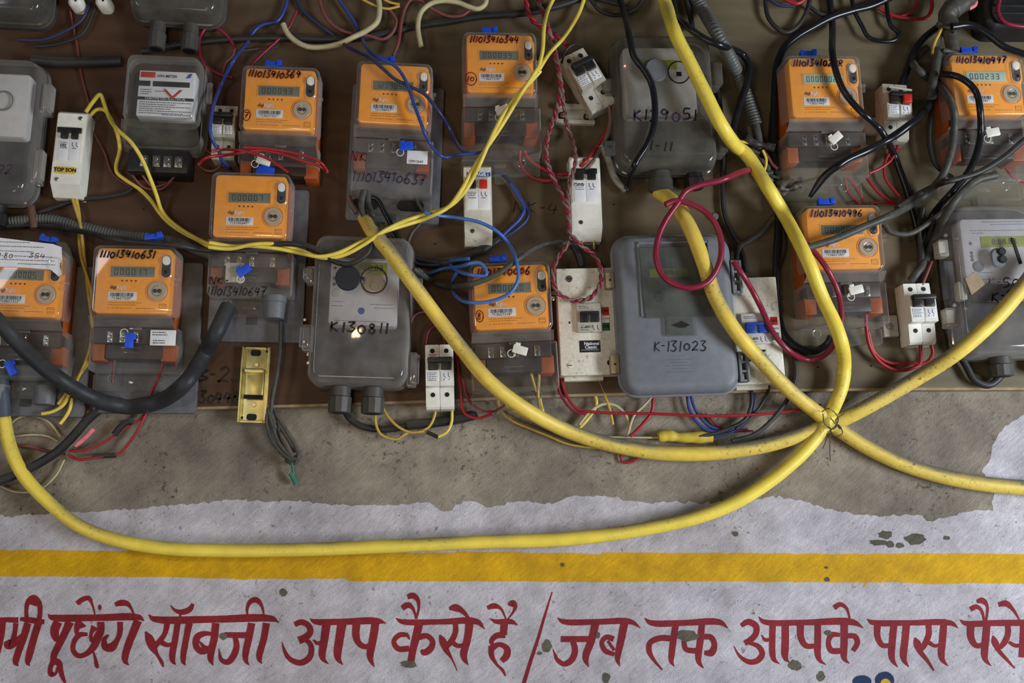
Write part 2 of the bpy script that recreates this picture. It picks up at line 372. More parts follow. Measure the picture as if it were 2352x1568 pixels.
def flat(name, polys, m, h, parent, th=0.5):
    """thin layer of paint lying on the wall, outline given in photograph pixels"""
    v = []; f = []
    for poly in polys:
        base = len(v); q = [Vector((x, y, 0)) for x, y in poly]
        for x, y in poly: v.append(tuple(W(x, y, h)))
        for t in tessellate_polygon([q]): f.append(tuple(base+i for i in t))
    me = bpy.data.meshes.new(name); me.from_pydata(v, [], f); me.materials.append(m)
    o = bpy.data.objects.new(name, me); COL.objects.link(o); o.parent = parent
    bm = bmesh.new(); bm.from_mesh(me)
    for fc in bm.faces:
        if fc.normal.y > 0: fc.normal_flip()
    bm.to_mesh(me); bm.free(); return o
def slab(name, outline, h0, h1, m, parent=None, bevel=0):
    n = len(outline); v = []
    for h in (h0, h1): v += [tuple(W(x, y, h1).xz) + (h,) for x, y in outline]
    v = [(a, -h*U, b) for a, b, h in v]
    f = [tuple(range(n)), tuple(range(2*n-1, n-1, -1))]+[(i, i+n, (i+1) % n+n, (i+1) % n) for i in range(n)]
    me = bpy.data.meshes.new(name); me.from_pydata(v, [], f)
    return finish(me, name, m, parent, smooth=False)
g = MB(); 
wv = [tuple(W(x, y, 0)) for x, y in ((-900, 2300), (3300, 2300), (3300, -900), (-900, -900))]
a0 = min(p[0] for p in wv); a1 = max(p[0] for p in wv); z0 = min(p[2] for p in wv); z1 = max(p[2] for p in wv)
me = bpy.data.meshes.new('wall_back')
me.from_pydata([(a0, 0, z0), (a1, 0, z0), (a1, 0, z1), (a0, 0, z1), (a0, .08, z0), (a1, .08, z0), (a1, .08, z1), (a0, .08, z1)], [],
               [(0, 1, 2, 3), (5, 4, 7, 6), (4, 5, 1, 0), (3, 2, 6, 7), (4, 0, 3, 7), (1, 5, 6, 2)])
me.materials.append(CEMENT); wall = bpy.data.objects.new('wall_back', me); COL.objects.link(wall)
tag(wall, 'grey cement plaster wall below and behind the meter board', None, None, 'structure')
edge = [(-300, 1192), (0, 1186), (143, 1178), (287, 1171), (383, 1160), (478, 1155), (526, 1146), (600, 1152), (700, 1150), (780, 1160), (932, 1158), (989, 1152),
        (1011, 1172), (1036, 1173), (1045, 1156), (1095, 1152), (1118, 1166), (1185, 1152), (1269, 1156), (1300, 1142), (1389, 1137), (1450, 1150), (1515, 1153),
        (1613, 1155), (1702, 1146), (1792, 1140), (1859, 1155), (1904, 1169), (1971, 1182), (2042, 1184), (2118, 1182), (2127, 1200), (2150, 1196), (2185, 1187),
        (2221, 1173), (2279, 1173), (2284, 1133), (2272, 1110), (2253, 1084), (2270, 1060), (2275, 1044), (2282, 1020), (2288, 1008), (2300, 985), (2352, 952), (2600, 900)]
flat('white_wall_paint', [jag(edge, 9, 2.0)+[(2700, 2000), (-350, 2000)]], WHITEW, 0.5, wall)
st = [(-200, 1262), (0, 1262), (270, 1265), (640, 1268), (880, 1270), (1150, 1267), (1378, 1272), (1384, 1268), (1700, 1270), (1990, 1272), (2130, 1270), (2352, 1273), (2600, 1275)]
sb = [(2600, 1343), (2352, 1341), (2207, 1338), (2206, 1341), (1995, 1337), (1984, 1350), (1982, 1350), (1986, 1337), (1700, 1335), (1400, 1336), (1100, 1335), (895, 1333), (891, 1337), (887, 1334), (800, 1334), (796, 1328), (560, 1330), (400, 1325), (0, 1323), (-200, 1323)]
flat('yellow_painted_stripe', [jag(st, 25, .7, 5)+jag(sb, 25, .7, 6)], STRIPE, 0.9, wall)
# --- hand painted sign: words as brush strokes traced at (crop x, crop y, width); crops are 3.675 times the photograph
def word(strokes, ox, oy=1240, k=3.675, h=1.2, m=None, name='painted_word'):
    v = []; f = []
    for si, s_ in enumerate(strokes):
        pts = [(ox+p[0]/k, oy+p[1]/k) for p in s_]; ws = [p[2]/k for p in s_]
        for _, (A, B) in ribbon(pts, ws, True):
            base = len(v)
            for a, b in zip(A, B): v += [tuple(W(*a, h+si*.01)), tuple(W(*b, h+si*.01))]
            for i in range(len(A)-1): q = base+2*i; f.append((q, q+2, q+3, q+1))
    me = bpy.data.meshes.new(name); me.from_pydata(v, [], f); me.materials.append(m or REDW)
    bm = bmesh.new(); bm.from_mesh(me)
    for fc in bm.faces:
        if fc.normal.y > 0: fc.normal_flip()
    bm.to_mesh(me); bm.free()
    o = bpy.data.objects.new(name, me); COL.objects.link(o); o.parent = wall; return o
word([[(-60, 675, 40), (50, 672, 42), (155, 675, 48)], [(170, 665, 30), (260, 675, 50), (375, 690, 40)], [(20, 690, 60), (15, 790, 50), (-10, 950, 30)],
      [(135, 700, 45), (125, 780, 40), (110, 850, 50)], [(55, 850, 50), (75, 880, 85), (110, 870, 70), (150, 840, 50), (190, 800, 30)],
      [(235, 700, 60), (200, 820, 60), (160, 930, 58), (133, 1030, 50), (155, 1062, 6)], [(325, 700, 60), (285, 830, 60), (245, 980, 58), (235, 1035, 40), (252, 1062, 5)],
      [(232, 700, 40), (222, 600, 32), (238, 520, 42), (285, 483, 45), (330, 530, 45), (338, 610, 40), (325, 700, 45)], [(232, 520, 40), (285, 520, 60), (320, 540, 50)]], 0)
word([[(405, 625, 6), (440, 652, 48), (800, 655, 55), (1170, 652, 50), (1215, 680, 6)], [(490, 690, 75), (462, 760, 75), (470, 820, 60), (495, 850, 30), (540, 810, 20)],
      [(590, 690, 75), (545, 790, 60), (500, 880, 60), (460, 960, 56), (448, 1030, 50)], [(455, 1010, 50), (425, 1080, 38), (432, 1130, 48), (470, 1125, 25), (485, 1075, 20)],
      [(455, 1020, 60), (495, 1035, 55), (512, 1100, 45), (530, 1160, 36), (552, 1205, 20)], [(690, 690, 110), (650, 740, 50), (650, 790, 30), (672, 805, 8)],
      [(850, 690, 60), (850, 760, 65), (820, 830, 70), (790, 900, 60), (720, 965, 42), (660, 975, 42), (618, 930, 42), (625, 860, 42), (670, 800, 45), (740, 795, 28)],
      [(800, 730, 60), (770, 790, 30), (775, 850, 30), (830, 830, 30)], [(785, 930, 12), (805, 1000, 24), (818, 1060, 34), (828, 1080, 14)],
      [(650, 535, 40), (700, 500, 42), (750, 490, 40), (778, 540, 20), (803, 630, 12)], [(843, 545, 14), (843, 568, 30), (845, 590, 12)],
      [(1015, 690, 48), (1012, 780, 45), (985, 850, 45), (940, 905, 75), (890, 900, 60), (880, 840, 40), (915, 800, 20)], [(1165, 680, 70), (1125, 780, 65), (1085, 880, 62), (1055, 990, 56), (1060, 1025, 40), (1088, 1055, 5)],
      [(972, 545, 34), (1020, 530, 52), (1070, 535, 45), (1105, 570, 24), (1133, 630, 12)]], 0)
word([[(1255, 628, 6), (1300, 665, 48), (1800, 668, 58), (2290, 662, 52), (2355, 695, 6)], [(1412, 700, 50), (1395, 780, 42), (1350, 850, 45), (1300, 900, 50)],
      [(1228, 772, 12), (1260, 830, 70), (1290, 900, 70), (1330, 970, 26), (1365, 1030, 30), (1380, 1070, 14)], [(1345, 850, 50), (1410, 885, 38), (1480, 870, 28)],
      [(1500, 700, 50), (1480, 830, 52), (1455, 970, 54), (1460, 1020, 40), (1484, 1052, 5)], [(1598, 700, 58), (1572, 830, 52), (1548, 970, 50), (1548, 1025, 36), (1566, 1056, 5)],
      [(1440, 548, 6), (1475, 590, 25), (1535, 608, 46), (1600, 585, 48), (1630, 538, 26)], [(1525, 610, 22), (1520, 655, 14)],
      [(1822, 700, 62), (1808, 830, 62), (1780, 960, 56), (1780, 1010, 45), (1800, 1058, 5)], [(1785, 790, 30), (1720, 790, 45), (1665, 820, 58), (1655, 890, 52), (1700, 940, 50), (1790, 925, 30)],
      [(1680, 850, 8), (1740, 915, 45), (1780, 900, 30)], [(1895, 800, 46), (2000, 802, 50), (2110, 802, 50)], [(1985, 820, 40), (1998, 890, 50), (1975, 970, 55), (1925, 1028, 50), (1870, 1010, 36), (1848, 915, 5)],
      [(2125, 700, 60), (2100, 830, 60), (2072, 970, 52), (2078, 1020, 36), (2104, 1055, 5)], [(2250, 700, 58), (2228, 830, 55), (2190, 970, 52), (2192, 1010, 36), (2212, 1044, 5)],
      [(2090, 645, 10), (2088, 570, 26), (2120, 515, 42), (2165, 505, 48), (2212, 560, 24), (2230, 645, 10)]], 0)
word([[(412, 662, 6), (455, 688, 44), (700, 688, 52), (980, 682, 52), (1055, 702, 5)], [(282, 712, 42), (340, 692, 50), (400, 722, 50), (415, 775, 52), (375, 820, 60), (318, 848, 66)],
      [(350, 830, 30), (410, 870, 42), (425, 940, 48), (395, 1005, 52), (325, 1035, 50), (240, 1000, 40), (200, 940, 28), (175, 858, 4)], [(440, 840, 14), (480, 872, 34), (530, 850, 30)],
      [(552, 700, 72), (535, 830, 66), (515, 960, 60), (525, 1005, 40), (568, 1045, 5)], [(682, 700, 78), (662, 830, 72), (645, 960, 66), (655, 1010, 42), (690, 1052, 5)],
      [(805, 700, 66), (800, 800, 62), (825, 870, 50), (880, 900, 44), (950, 870, 40)], [(965, 700, 66), (945, 830, 66), (920, 960, 60), (925, 1010, 42), (955, 1070, 5)]], 600)
word([[(1138, 658, 6), (1190, 688, 42), (1500, 690, 46), (1820, 688, 50), (1888, 752, 5)], [(1335, 700, 68), (1305, 830, 66), (1280, 930, 60), (1262, 1040, 58)],
      [(1240, 800, 36), (1170, 800, 44), (1120, 855, 40), (1155, 915, 48), (1250, 915, 50)], [(1235, 800, 30), (1252, 838, 12)], [(1330, 820, 50), (1400, 808, 46), (1447, 855, 44), (1430, 915, 56), (1375, 950, 50), (1352, 925, 22)],
      [(1190, 575, 46), (1235, 548, 50), (1275, 570, 32), (1298, 620, 18), (1305, 665, 14)], [(1235, 480, 40), (1280, 468, 52), (1322, 505, 36), (1330, 580, 20), (1308, 665, 18)],
      [(1640, 705, 44), (1640, 780, 46), (1600, 860, 48), (1555, 905, 46)], [(1508, 798, 10), (1532, 850, 60), (1562, 925, 48), (1610, 1000, 16), (1655, 1102, 6)], [(1600, 850, 40), (1660, 892, 38), (1725, 880, 28)],
      [(1760, 700, 68), (1742, 830, 62), (1710, 960, 60), (1718, 1005, 44), (1748, 1055, 5)], [(1588, 580, 26), (1640, 570, 62), (1700, 600, 40), (1745, 650, 26), (1775, 690, 22)]], 600)
word([[(1932, 662, 6), (1985, 688, 38), (2110, 688, 44), (2165, 718, 5)], [(2052, 700, 66), (2045, 800, 58)], [(2060, 800, 50), (1985, 808, 50), (1945, 850, 40), (1955, 890, 30)],
      [(1950, 910, 50), (2010, 880, 40), (2075, 915, 52), (2072, 975, 60), (2030, 1020, 46)], [(1945, 890, 50), (1945, 970, 44), (1990, 1050, 22), (2040, 1100, 24), (2062, 1145, 12)],
      [(1910, 572, 34), (1965, 555, 48), (2020, 575, 26), (2050, 625, 14), (2070, 675, 12)], [(2085, 545, 22), (2125, 535, 60), (2145, 565, 34), (2120, 620, 16), (2078, 672, 10)]], 600)
word([[(325, 437, 10), (262, 640, 20), (200, 850, 26), (140, 1030, 30), (85, 1210, 32)]], 1180, name='painted_slash')
word([[(370, 654, 5), (420, 688, 42), (700, 690, 48), (985, 688, 46), (1072, 742, 4)], [(398, 835, 50), (520, 835, 52), (650, 835, 52)], [(500, 850, 46), (518, 930, 52), (490, 1010, 52), (430, 1045, 46), (370, 1010, 34), (332, 918, 5)],
      [(692, 700, 66), (655, 850, 62), (610, 970, 58), (610, 1015, 44), (632, 1068, 5)], [(935, 700, 66), (905, 850, 60), (880, 970, 50), (878, 1010, 40), (896, 1065, 5)],
      [(845, 835, 50), (785, 818, 44), (745, 860, 38), (770, 930, 44), (850, 965, 36)], [(795, 850, 20), (850, 930, 28)]], 1180)
word([[(1104, 656, 5), (1160, 698, 46), (1450, 698, 50), (1735, 692, 50), (1812, 746, 4)], [(1330, 830, 52), (1230, 828, 50), (1150, 870, 46), (1145, 940, 44), (1190, 1020, 26), (1255, 1095, 12)],
      [(1368, 710, 54), (1348, 850, 54), (1332, 980, 50), (1332, 1025, 36), (1356, 1066, 5)], [(1590, 710, 52), (1575, 850, 56), (1560, 980, 52), (1565, 1030, 40), (1603, 1082, 5)],
      [(1435, 850, 40), (1455, 920, 44), (1540, 935, 50)], [(1600, 815, 48), (1665, 820, 48), (1695, 880, 46), (1670, 950, 60), (1610, 950, 36)]], 1180)
word([[(1920, 722, 36), (1980, 690, 52), (2045, 725, 52), (2045, 790, 50), (1995, 845, 50), (1950, 870, 46)], [(1985, 865, 30), (2070, 900, 42), (2098, 960, 48), (2060, 1015, 50), (1990, 1028, 44), (1910, 980, 26), (1858, 893, 4)]], 1180, name='painted_letter')
word([[(112, 645, 5), (160, 690, 42), (500, 695, 48), (905, 692, 54), (998, 742, 4)], [(138, 800, 6), (170, 842, 32), (225, 835, 26)], [(232, 700, 54), (228, 830, 52), (230, 960, 50), (245, 1010, 36), (290, 1045, 4)],
      [(337, 700, 60), (338, 850, 62), (335, 960, 58), (345, 1005, 36), (375, 1032, 4)], [(466, 715, 60), (470, 820, 54), (510, 890, 46), (590, 895, 42)], [(612, 700, 52), (612, 850, 56), (612, 960, 52), (630, 1015, 34), (682, 1052, 4)],
      [(835, 700, 62), (835, 850, 60), (832, 960, 56), (840, 1005, 38), (880, 1042, 4)], [(800, 800, 34), (730, 800, 46), (702, 860, 40), (725, 930, 50), (810, 935, 50)], [(860, 808, 44), (925, 812, 46), (948, 865, 44), (910, 935, 40)],
      [(750, 572, 44), (800, 542, 40), (850, 570, 26), (872, 620, 18), (884, 675, 14)]], 1712)
word([[(1028, 665, 5), (1075, 695, 44), (1400, 698, 46), (1735, 700, 44), (1798, 744, 4)], [(1116, 710, 56), (1118, 820, 50), (1160, 888, 44), (1235, 885, 36)], [(1257, 700, 58), (1242, 850, 58), (1235, 970, 54), (1248, 1020, 38), (1288, 1074, 4)],
      [(1362, 700, 62), (1348, 850, 60), (1335, 970, 58), (1345, 1020, 38), (1382, 1072, 4)], [(1548, 710, 50), (1548, 800, 48), (1515, 880, 48), (1485, 930, 30)], [(1432, 822, 10), (1450, 870, 62), (1480, 945, 44), (1540, 1020, 28), (1592, 1102, 14)],
      [(1545, 860, 36), (1600, 892, 30), (1660, 875, 24)], [(1677, 700, 56), (1665, 850, 60), (1655, 960, 56), (1668, 1015, 38), (1712, 1062, 4)]], 1712)
word([[(1810, 670, 5), (1860, 702, 42), (2100, 700, 52), (2500, 696, 54)], [(1905, 710, 66), (1905, 820, 58), (1950, 890, 46), (2025, 880, 40)], [(2042, 700, 60), (2028, 850, 62), (2020, 970, 56), (2032, 1015, 38), (2076, 1062, 4)],
      [(1900, 585, 44), (1950, 562, 40), (1995, 595, 26), (2018, 690, 16)], [(1955, 520, 26), (2000, 510, 52), (2040, 550, 26), (2042, 620, 20), (2030, 690, 22)], [(2215, 710, 44), (2218, 790, 48), (2190, 860, 50), (2150, 910, 36)],
      [(2090, 805, 10), (2108, 860, 56), (2140, 930, 36), (2210, 1010, 26), (2275, 1082, 12)], [(2225, 860, 24), (2280, 890, 34), (2352, 885, 24)], [(2352, 700, 60), (2345, 850, 60), (2335, 990, 54)], [(2138, 545, 38), (2200, 535, 52), (2255, 580, 30), (2290, 630, 18), (2318, 680, 12)]], 1712)
def blob(x, y, rx, ry, seed, n=16, amp=.22):
    rnd = random.Random(seed); return [(x+rx*math.cos(2*math.pi*i/n)*(1+rnd.uniform(-amp, amp)), y+ry*math.sin(2*math.pi*i/n)*(1+rnd.uniform(-amp, amp))) for i in range(n)]
flat('painted_flower', [blob(1980, 1566, 22, 16, 4, 20, .03), blob(2032, 1562, 22, 20, 5, 20, .03)], NAVYW, 1.2, wall)
flat('flower_centre', [blob(2034, 1570, 12, 12, 6, 16, .03)], STRIPE, 1.6, wall)
for i, (x, y, rx, ry) in enumerate([(651, 1360, 8, 9), (940, 1525, 18, 9), (1257, 1484, 10, 15), (1578, 1460, 24, 14), (1393, 1556, 8, 12), (1827, 1527, 14, 12), (1887, 1553, 9, 11),
        (1903, 1453, 8, 6), (513, 1461, 10, 8), (1292, 1296, 4, 5), (2104, 1238, 24, 12), (2035, 1228, 16, 9), (2020, 1245, 22, 7), (2068, 1252, 9, 6), (2175, 1235, 7, 5),
        (1690, 1225, 6, 6), (1900, 1330, 6, 5), (2046, 1250, 8, 8), (1240, 1500, 5, 4), (1374, 1458, 5, 7), (1899, 1303, 4, 3)]):
    flat('paint_chip', [blob(x, y, rx, ry, 20+i)], CHIP, 2.0+i*.01, wall)

# ================================================================ board
m, N, L, b = nodemat('brown_plywood'); BOARDM = m
geo = N.new('ShaderNodeNewGeometry'); sp = N.new('ShaderNodeSeparateXYZ'); L.new(geo.outputs['Position'], sp.inputs[0])
mp = N.new('ShaderNodeMapping'); L.new(geo.outputs['Position'], mp.inputs[0]); mp.inputs['Scale'].default_value = (1, 1, 5)
n1 = N.new('ShaderNodeTexNoise'); n1.inputs['Scale'].default_value = 9; n1.inputs['Detail'].default_value = 7; L.new(mp.outputs[0], n1.inputs['Vector'])
n2 = N.new('ShaderNodeTexNoise'); n2.inputs['Scale'].default_value = 2.3; n2.inputs['Detail'].default_value = 4; L.new(geo.outputs['Position'], n2.inputs['Vector'])
# settled dust and wear is heavier towards the open side of the board
zz = N.new('ShaderNodeMath'); zz.operation = 'MULTIPLY'; L.new(sp.outputs['Z'], zz.inputs[0]); zz.inputs[1].default_value = 0.5
ax = N.new('ShaderNodeMath'); ax.operation = 'MULTIPLY_ADD'; L.new(sp.outputs['X'], ax.inputs[0]); ax.inputs[1].default_value = 0.6; L.new(zz.outputs[0], ax.inputs[2])
az = N.new('ShaderNodeMath'); az.operation = 'ADD'; L.new(ax.outputs[0], az.inputs[0]); L.new(n2.outputs['Fac'], az.inputs[1])
r = N.new('ShaderNodeMapRange'); L.new(az.outputs[0], r.inputs['Value']); r.inputs['From Min'].default_value = 0.38; r.inputs['From Max'].default_value = 0.92
mx = N.new('ShaderNodeMix'); mx.data_type = 'RGBA'; L.new(r.outputs[0], mx.inputs['Factor'])
mx.inputs[6].default_value = (*lin((76, 53, 37)), 1); mx.inputs[7].default_value = (*lin((102, 92, 71)), 1)
r2 = N.new('ShaderNodeMapRange'); L.new(n1.outputs['Fac'], r2.inputs['Value']); r2.inputs['From Min'].default_value = .3; r2.inputs['From Max'].default_value = .7; r2.inputs['To Min'].default_value = .78; r2.inputs['To Max'].default_value = 1.18
m2 = N.new('ShaderNodeMix'); m2.data_type = 'RGBA'; m2.blend_type = 'MULTIPLY'; m2.inputs['Factor'].default_value = 1; L.new(mx.outputs[2], m2.inputs[6]); L.new(r2.outputs[0], m2.inputs[7])
L.new(m2.outputs[2], b.inputs['Base Color']); b.inputs['Roughness'].default_value = 0.6; b.inputs['Specular IOR Level'].default_value = 0.3
bp = N.new('ShaderNodeBump'); bp.inputs['Strength'].default_value = .3; bp.inputs['Distance'].default_value = .001; L.new(n1.outputs['Fac'], bp.inputs['Height']); L.new(bp.outputs[0], b.inputs['Normal'])
EDGEM = mat('worn_wood_edge', (150, 128, 98), 0.6, var=0.25, scale=60, dust=0.3)
bot = [(-420, 960), (0, 950), (450, 934), (700, 928), (1000, 918), (1300, 905), (1500, 900), (1800, 893), (2100, 890), (2750, 888)]
board = slab('mounting_board', [(-420, -420), (2750, -420)]+list(reversed(bot)), 0, BOARD, BOARDM)
tag(board, 'large brown plywood board that carries all the meters, fixed to the wall', 'board')
slab('edge_strip', bot+[(x, y+6) for x, y in reversed(bot)], 0.5, BOARD-1, EDGEM, board)['label'] = 'pale worn bottom edge'
# marker notes and nails on the board
def wrapnote(s, x, y, wd, ht, pen, seed, m=BLKINK):
    p = W(x, y, BOARD); e = bpy.data.objects.new('x', None)
    o = handwriting(s, 0, 0, wd, ht, 0, m, None, pen, seed=seed, name='marker_note'); o.parent = board
    o.location = (p.x, -(BOARD+.2)*U, p.z); bpy.data.objects.remove(e)
wrapnote('B-23', 508, 862, 104, 30, 4.6, 11); wrapnote('130448', 500, 912, 100, 26, 4.6, 12)
wrapnote('NK-4', 1232, 478, 110, 26, 1.8, 13)
for x, y in ((1878, 843), (2001, 840), (1850, 40), (1410, 470), (330, 480), (1000, 560), (2010, 470), (1650, 860), (690, 800)):
    p = W(x, y, BOARD); MB().cyl(p.x/U, -p.z/U, 2.2, BOARD-1, BOARD+1.5, 10).build('nail_head', DARKR, board)
# ================================================================ orange electricity meters
BTNW = mat('white_button', (240, 240, 236), 0.3, var=0.03, dust=0)
SEG = {'0': 'abcdef', '1': 'bc', '2': 'abged', '3': 'abgcd', '4': 'fgbc', '5': 'afgcd', '6': 'afgedc', '7': 'abc', '8': 'abcdefg', '9': 'abfgcd'}
def seg_digits(s, x0, y0, wd, ht, z):
    """seven segment figures"""
    mb = MB(); n = len(s); cw = wd/n; dw = cw*.62; t = max(1.0, cw*.12); h2 = ht/2
    for i, c in enumerate(s):
        x = x0+i*cw; P = {'a': (x, x+dw, y0, y0+t), 'g': (x, x+dw, y0+h2-t/2, y0+h2+t/2), 'd': (x, x+dw, y0+ht-t, y0+ht),
             'f': (x, x+t, y0, y0+h2), 'b': (x+dw-t, x+dw, y0, y0+h2), 'e': (x, x+t, y0+h2, y0+ht), 'c': (x+dw-t, x+dw, y0+h2, y0+ht)}
        for k in SEG[c]: a, b_, c_, d = P[k]; mb.poly([(a, c_), (b_, c_), (b_, d), (a, d)], z, z+.3)
    return mb
def barcode(x0, x1, y0, y1, z, seed=1):
    rnd = random.Random(seed); mb = MB(); x = x0
    while x < x1-2:
        w_ = rnd.choice((.7, 1.1, 1.7)); mb.poly([(x, y0), (x+w_, y0), (x+w_, y1), (x, y1)], z, z+.25); x += w_+rnd.choice((.7, 1.2, 1.6))
    return mb
def printlines(rows, z, seed=1, th=.9):
    """lines of print too small to read, as rows of short dashes"""
    rnd = random.Random(seed); mb = MB()
    for x0, x1, y in rows:
        x = x0
        while x < x1:
            w_ = rnd.uniform(2, 7); w_ = min(w_, x1-x)
            if w_ > .5: mb.poly([(x, y-th/2), (x+w_, y-th/2), (x+w_, y+th/2), (x, y+th/2)], z, z+.2)
            x += w_+rnd.uniform(.8, 1.8)
    return mb
PARTC = {}
def part(key, fn, name, m, parent, lab=None, **kw):
    """alike parts share one mesh"""
    if key not in PARTC:
        o = fn().build(name, m, parent, **kw); PARTC[key] = o.data
    else:
        o = bpy.data.objects.new(name, PARTC[key]); COL.objects.link(o); o.parent = parent
    if lab: o['label'] = lab
    return o
def off(o, x=0, y=0, z=0, r=0):
    o.location = (x*U, -z*U, -y*U); o.rotation_euler = (0, math.radians(r), 0); return o
def seal_top(mb=None):
    m_ = MB(); m_.box(-19, 15, -7, 5, 0, 12, 1.5); m_.box(8, 19, -9, 4, -2, 15, 1.5); m_.cyl(-14, -8, 3.5, 2, 9, 12); return m_
def orange_meter(cx, cy, number, bar, lcd, label, size=1.0, rot=0.0, long_cover=True, bright=False, ink=None, circle=None,
                 seal='white', seal_at=(0, 108, -20), top_seal=True, low=None, cover_h=197, lip=True, base=None, coverm=None, numpos=(-12, -54), hf=125, splay=0):
    t = thing('electricity_meter', cx, cy, hf, label, 'electricity meter', rot, size, 'orange electricity meters on the board')
    ink = ink or REDINK; cm = coverm or CLEAR
    if base: part(('base',)+tuple(base), lambda: MB().box(base[0], base[1], base[2], base[3], 0, 14, 3, 8), 'base_plate', GREYPL, t, 'grey plastic base plate')
    def body():
        m_ = MB().loft(0, 20, 172, 172, 12, [(1, 0), (60, 2), (64, 4)])
        for x0, x1 in ((-86, -60), (58, 88)): m_.box(x0, x1, 122, 160, 1, 58, 2)
        return m_
    part('om_body', body, 'body', ORANGE_D, t)
    part('om_face', lambda: MB().loft(0, 0, 157, 137, 9, [(60, 0), (90, 0), (92.5, 1), (93, 3)]), 'front_panel', ORANGE, t)
    part('om_bez', lambda: MB().box(-52, 48, -33, -4, 92.6, 93.8, .8).box(55, 82, -57, -3, 92.6, 94.2, .8, 11), 'display_bezel', ORANGE, t)
    part('om_lcd%d' % bright, lambda: MB().box(-48, 44, -29.5, -8, 93.5, 94.8, .6), 'display', LCDB if bright else LCD, t)
    part(('lcd', lcd), lambda: seg_digits(lcd, -40, -25, 72, 13, 94.9), 'display_digits', LCDINK, t, smooth=False, fix=False)
    for x in (-23, -13.5, -4, 5.5): off(part('om_led', lambda: MB().cyl(0, 0, 2, 92.5, 94, 10), 'indicator', REDINK, t), x, 0)
    text('digi', -41, 14, 7.5, 93.4, PRINT, t, bold=.25); text('Right', -23, 14, 7.5, 93.4, PAPER, t, bold=.25)
    if bar:
        part('om_lab', lambda: MB().box(-51, 9, 23, 41, 92.6, 93.8, .4), 'barcode_label', PAPER, t)
        part('om_bar%s' % bar[-1], lambda: barcode(-45, 4, 25.5, 33, 93.9, int(bar[-1])), 'barcode', INK, t, smooth=False, fix=False)
        text('*'+bar+'*', -21, 37, 6.5, 93.9, INK, t)
    part('om_print', lambda: printlines([(-50, 22, 46), (-50, 10, 50.5), (-42, 0, 57), (10, 50, 57), (-50, -45, 57)], 93.2, 3), 'small_print', PRINT, t, smooth=False, fix=False)
    part('om_stamp', lambda: MB().strokes([[(58, 48), (72, 48), (72, 59), (58, 59), (58, 48)], [(60, 51), (70, 51)], [(60, 56), (70, 56)]], .8, 93.2, smooth=False), 'small_print', PRINT, t, smooth=False, fix=False)
    part('om_port', lambda: MB().cyl(52, 21, 20.5, 92.6, 96.5, 32, 1.6), 'optical_port', PORT, t)
    part('om_portr', lambda: MB().ring(52, 21, 23, 1.3, 93.5), 'port_ring', ORANGE, t)
    part('om_port2', lambda: MB().cyl(47.2, 21, 4.6, 96.2, 97, 14).cyl(56.4, 21, 4.6, 96.2, 97, 14).box(50, 54, 19, 23, 96.2, 97, .2), 'port_lens', DARKR, t)
    part('om_portp', lambda: MB().ring(52, 21, 10.5, .7, 96.7, 24, 5), 'lens_rim', STEEL, t)
    part('om_btnr', lambda: MB().box(58.5, 77.5, -54, -8, 93.6, 95, .5, 9), 'button_recess', DARKR, t)
    part('om_btn', lambda: MB().box(60, 76, -52.5, -33, 94.6, 99.5, 1.5, 7.5), 'push_button', BTNW, t)
    part('om_btn2', lambda: MB().loft(68, -18, 15, 17, 7, [(94.6, 0), (98, 1), (100, 4)]), 'button_shaft', NAVYP, t)
    # clear upper cover with its raised window around the button, and the sloping band below the face
    def cov():
        m_ = MB().loft(0, -1, 178, 150, 17, [(38, 0), (90, 1.5), (96, 3), (99, 6), (100, 9)], False, True, 7)
        m_.loft(68, -28, 30, 58, 13, [(99.8, 0), (103, .6), (104.5, 2.5), (103, 4)], False, False)
        m_.cyly(90, 96, 4, 12, 4, 3, 8); m_.box(86, 97, -8, -2, 86, 95, 1)
        return m_
    part('om_cov', cov, 'clear_cover', cm, t)
    def band(): return MB().loops([[(-88, 74, 97), (88, 74, 97)], [(-88, 78, 92), (88, 78, 92)], [(-89, 90, 77), (89, 90, 77)], [(-89, 92, 66), (89, 92, 66)]], False, False, False)
    part('om_band', band, 'sloping_band', CLEARM, t)
    part('om_term', lambda: MB().box(-83, 83, 69, 126, 20, 68, 2).box(-58, 62, 120, 156, 12, 60, 2), 'terminal_block', BROWNBK if not bright else BLACKP, t)
    for x in (-48, -22, 6, 52):
        s_ = off(part('om_scr', lambda: MB().box(-6, 6, -10, 14, 66, 69, 1).cyl(0, -4, 4.6, 68.5, 71.5, 12, .8).cyl(0, 7, 4.6, 68.5, 71.5, 12, .8).box(-4, 4, -4.6, -3.4, 71.3, 71.8, .1), 'terminal_screw', STEEL, t), x, 110)
    if long_cover:
        H = cover_h
        def tc():
            m_ = MB().loft(3, (92+H)/2, 188, H-92, 5, [(4, 0), (66, 1), (71, 4)], False, True)
            if lip:
                m_.loft(2, H+18, 190, 38, 6, [(3, 0), (20, 1), (22, 3)], False, True)
                for x in (-52, 52): m_.ring(x, H+10, 9, 1.2, 23, 18, 5)
                m_.box(-16, 14, H+14, H+21, 22, 24, .6); m_.loft(2, H+42, 28, 24, 4, [(3, 0), (14, 1)], False, True)
            m_.box(-22, 20, H-48, H-46, 71, 72.2, .3); m_.box(-18, 16, H-38, H-36.5, 71, 72, .3)
            return m_
        part(('om_tc', H, lip), tc, 'terminal_cover', cm, t)
        if splay:
            part(('om_sp', splay), lambda: MB().loops([[(-94, 135, 60), (-94-splay, 165, 30), (-90-splay, H+26, 25), (-60, H+34, 22)], [(-94, 135, 58), (-94-splay, 165, 28), (-90-splay, H+26, 23), (-60, H+34, 20)]], False, False), 'cover_wing', cm, t)
    else:
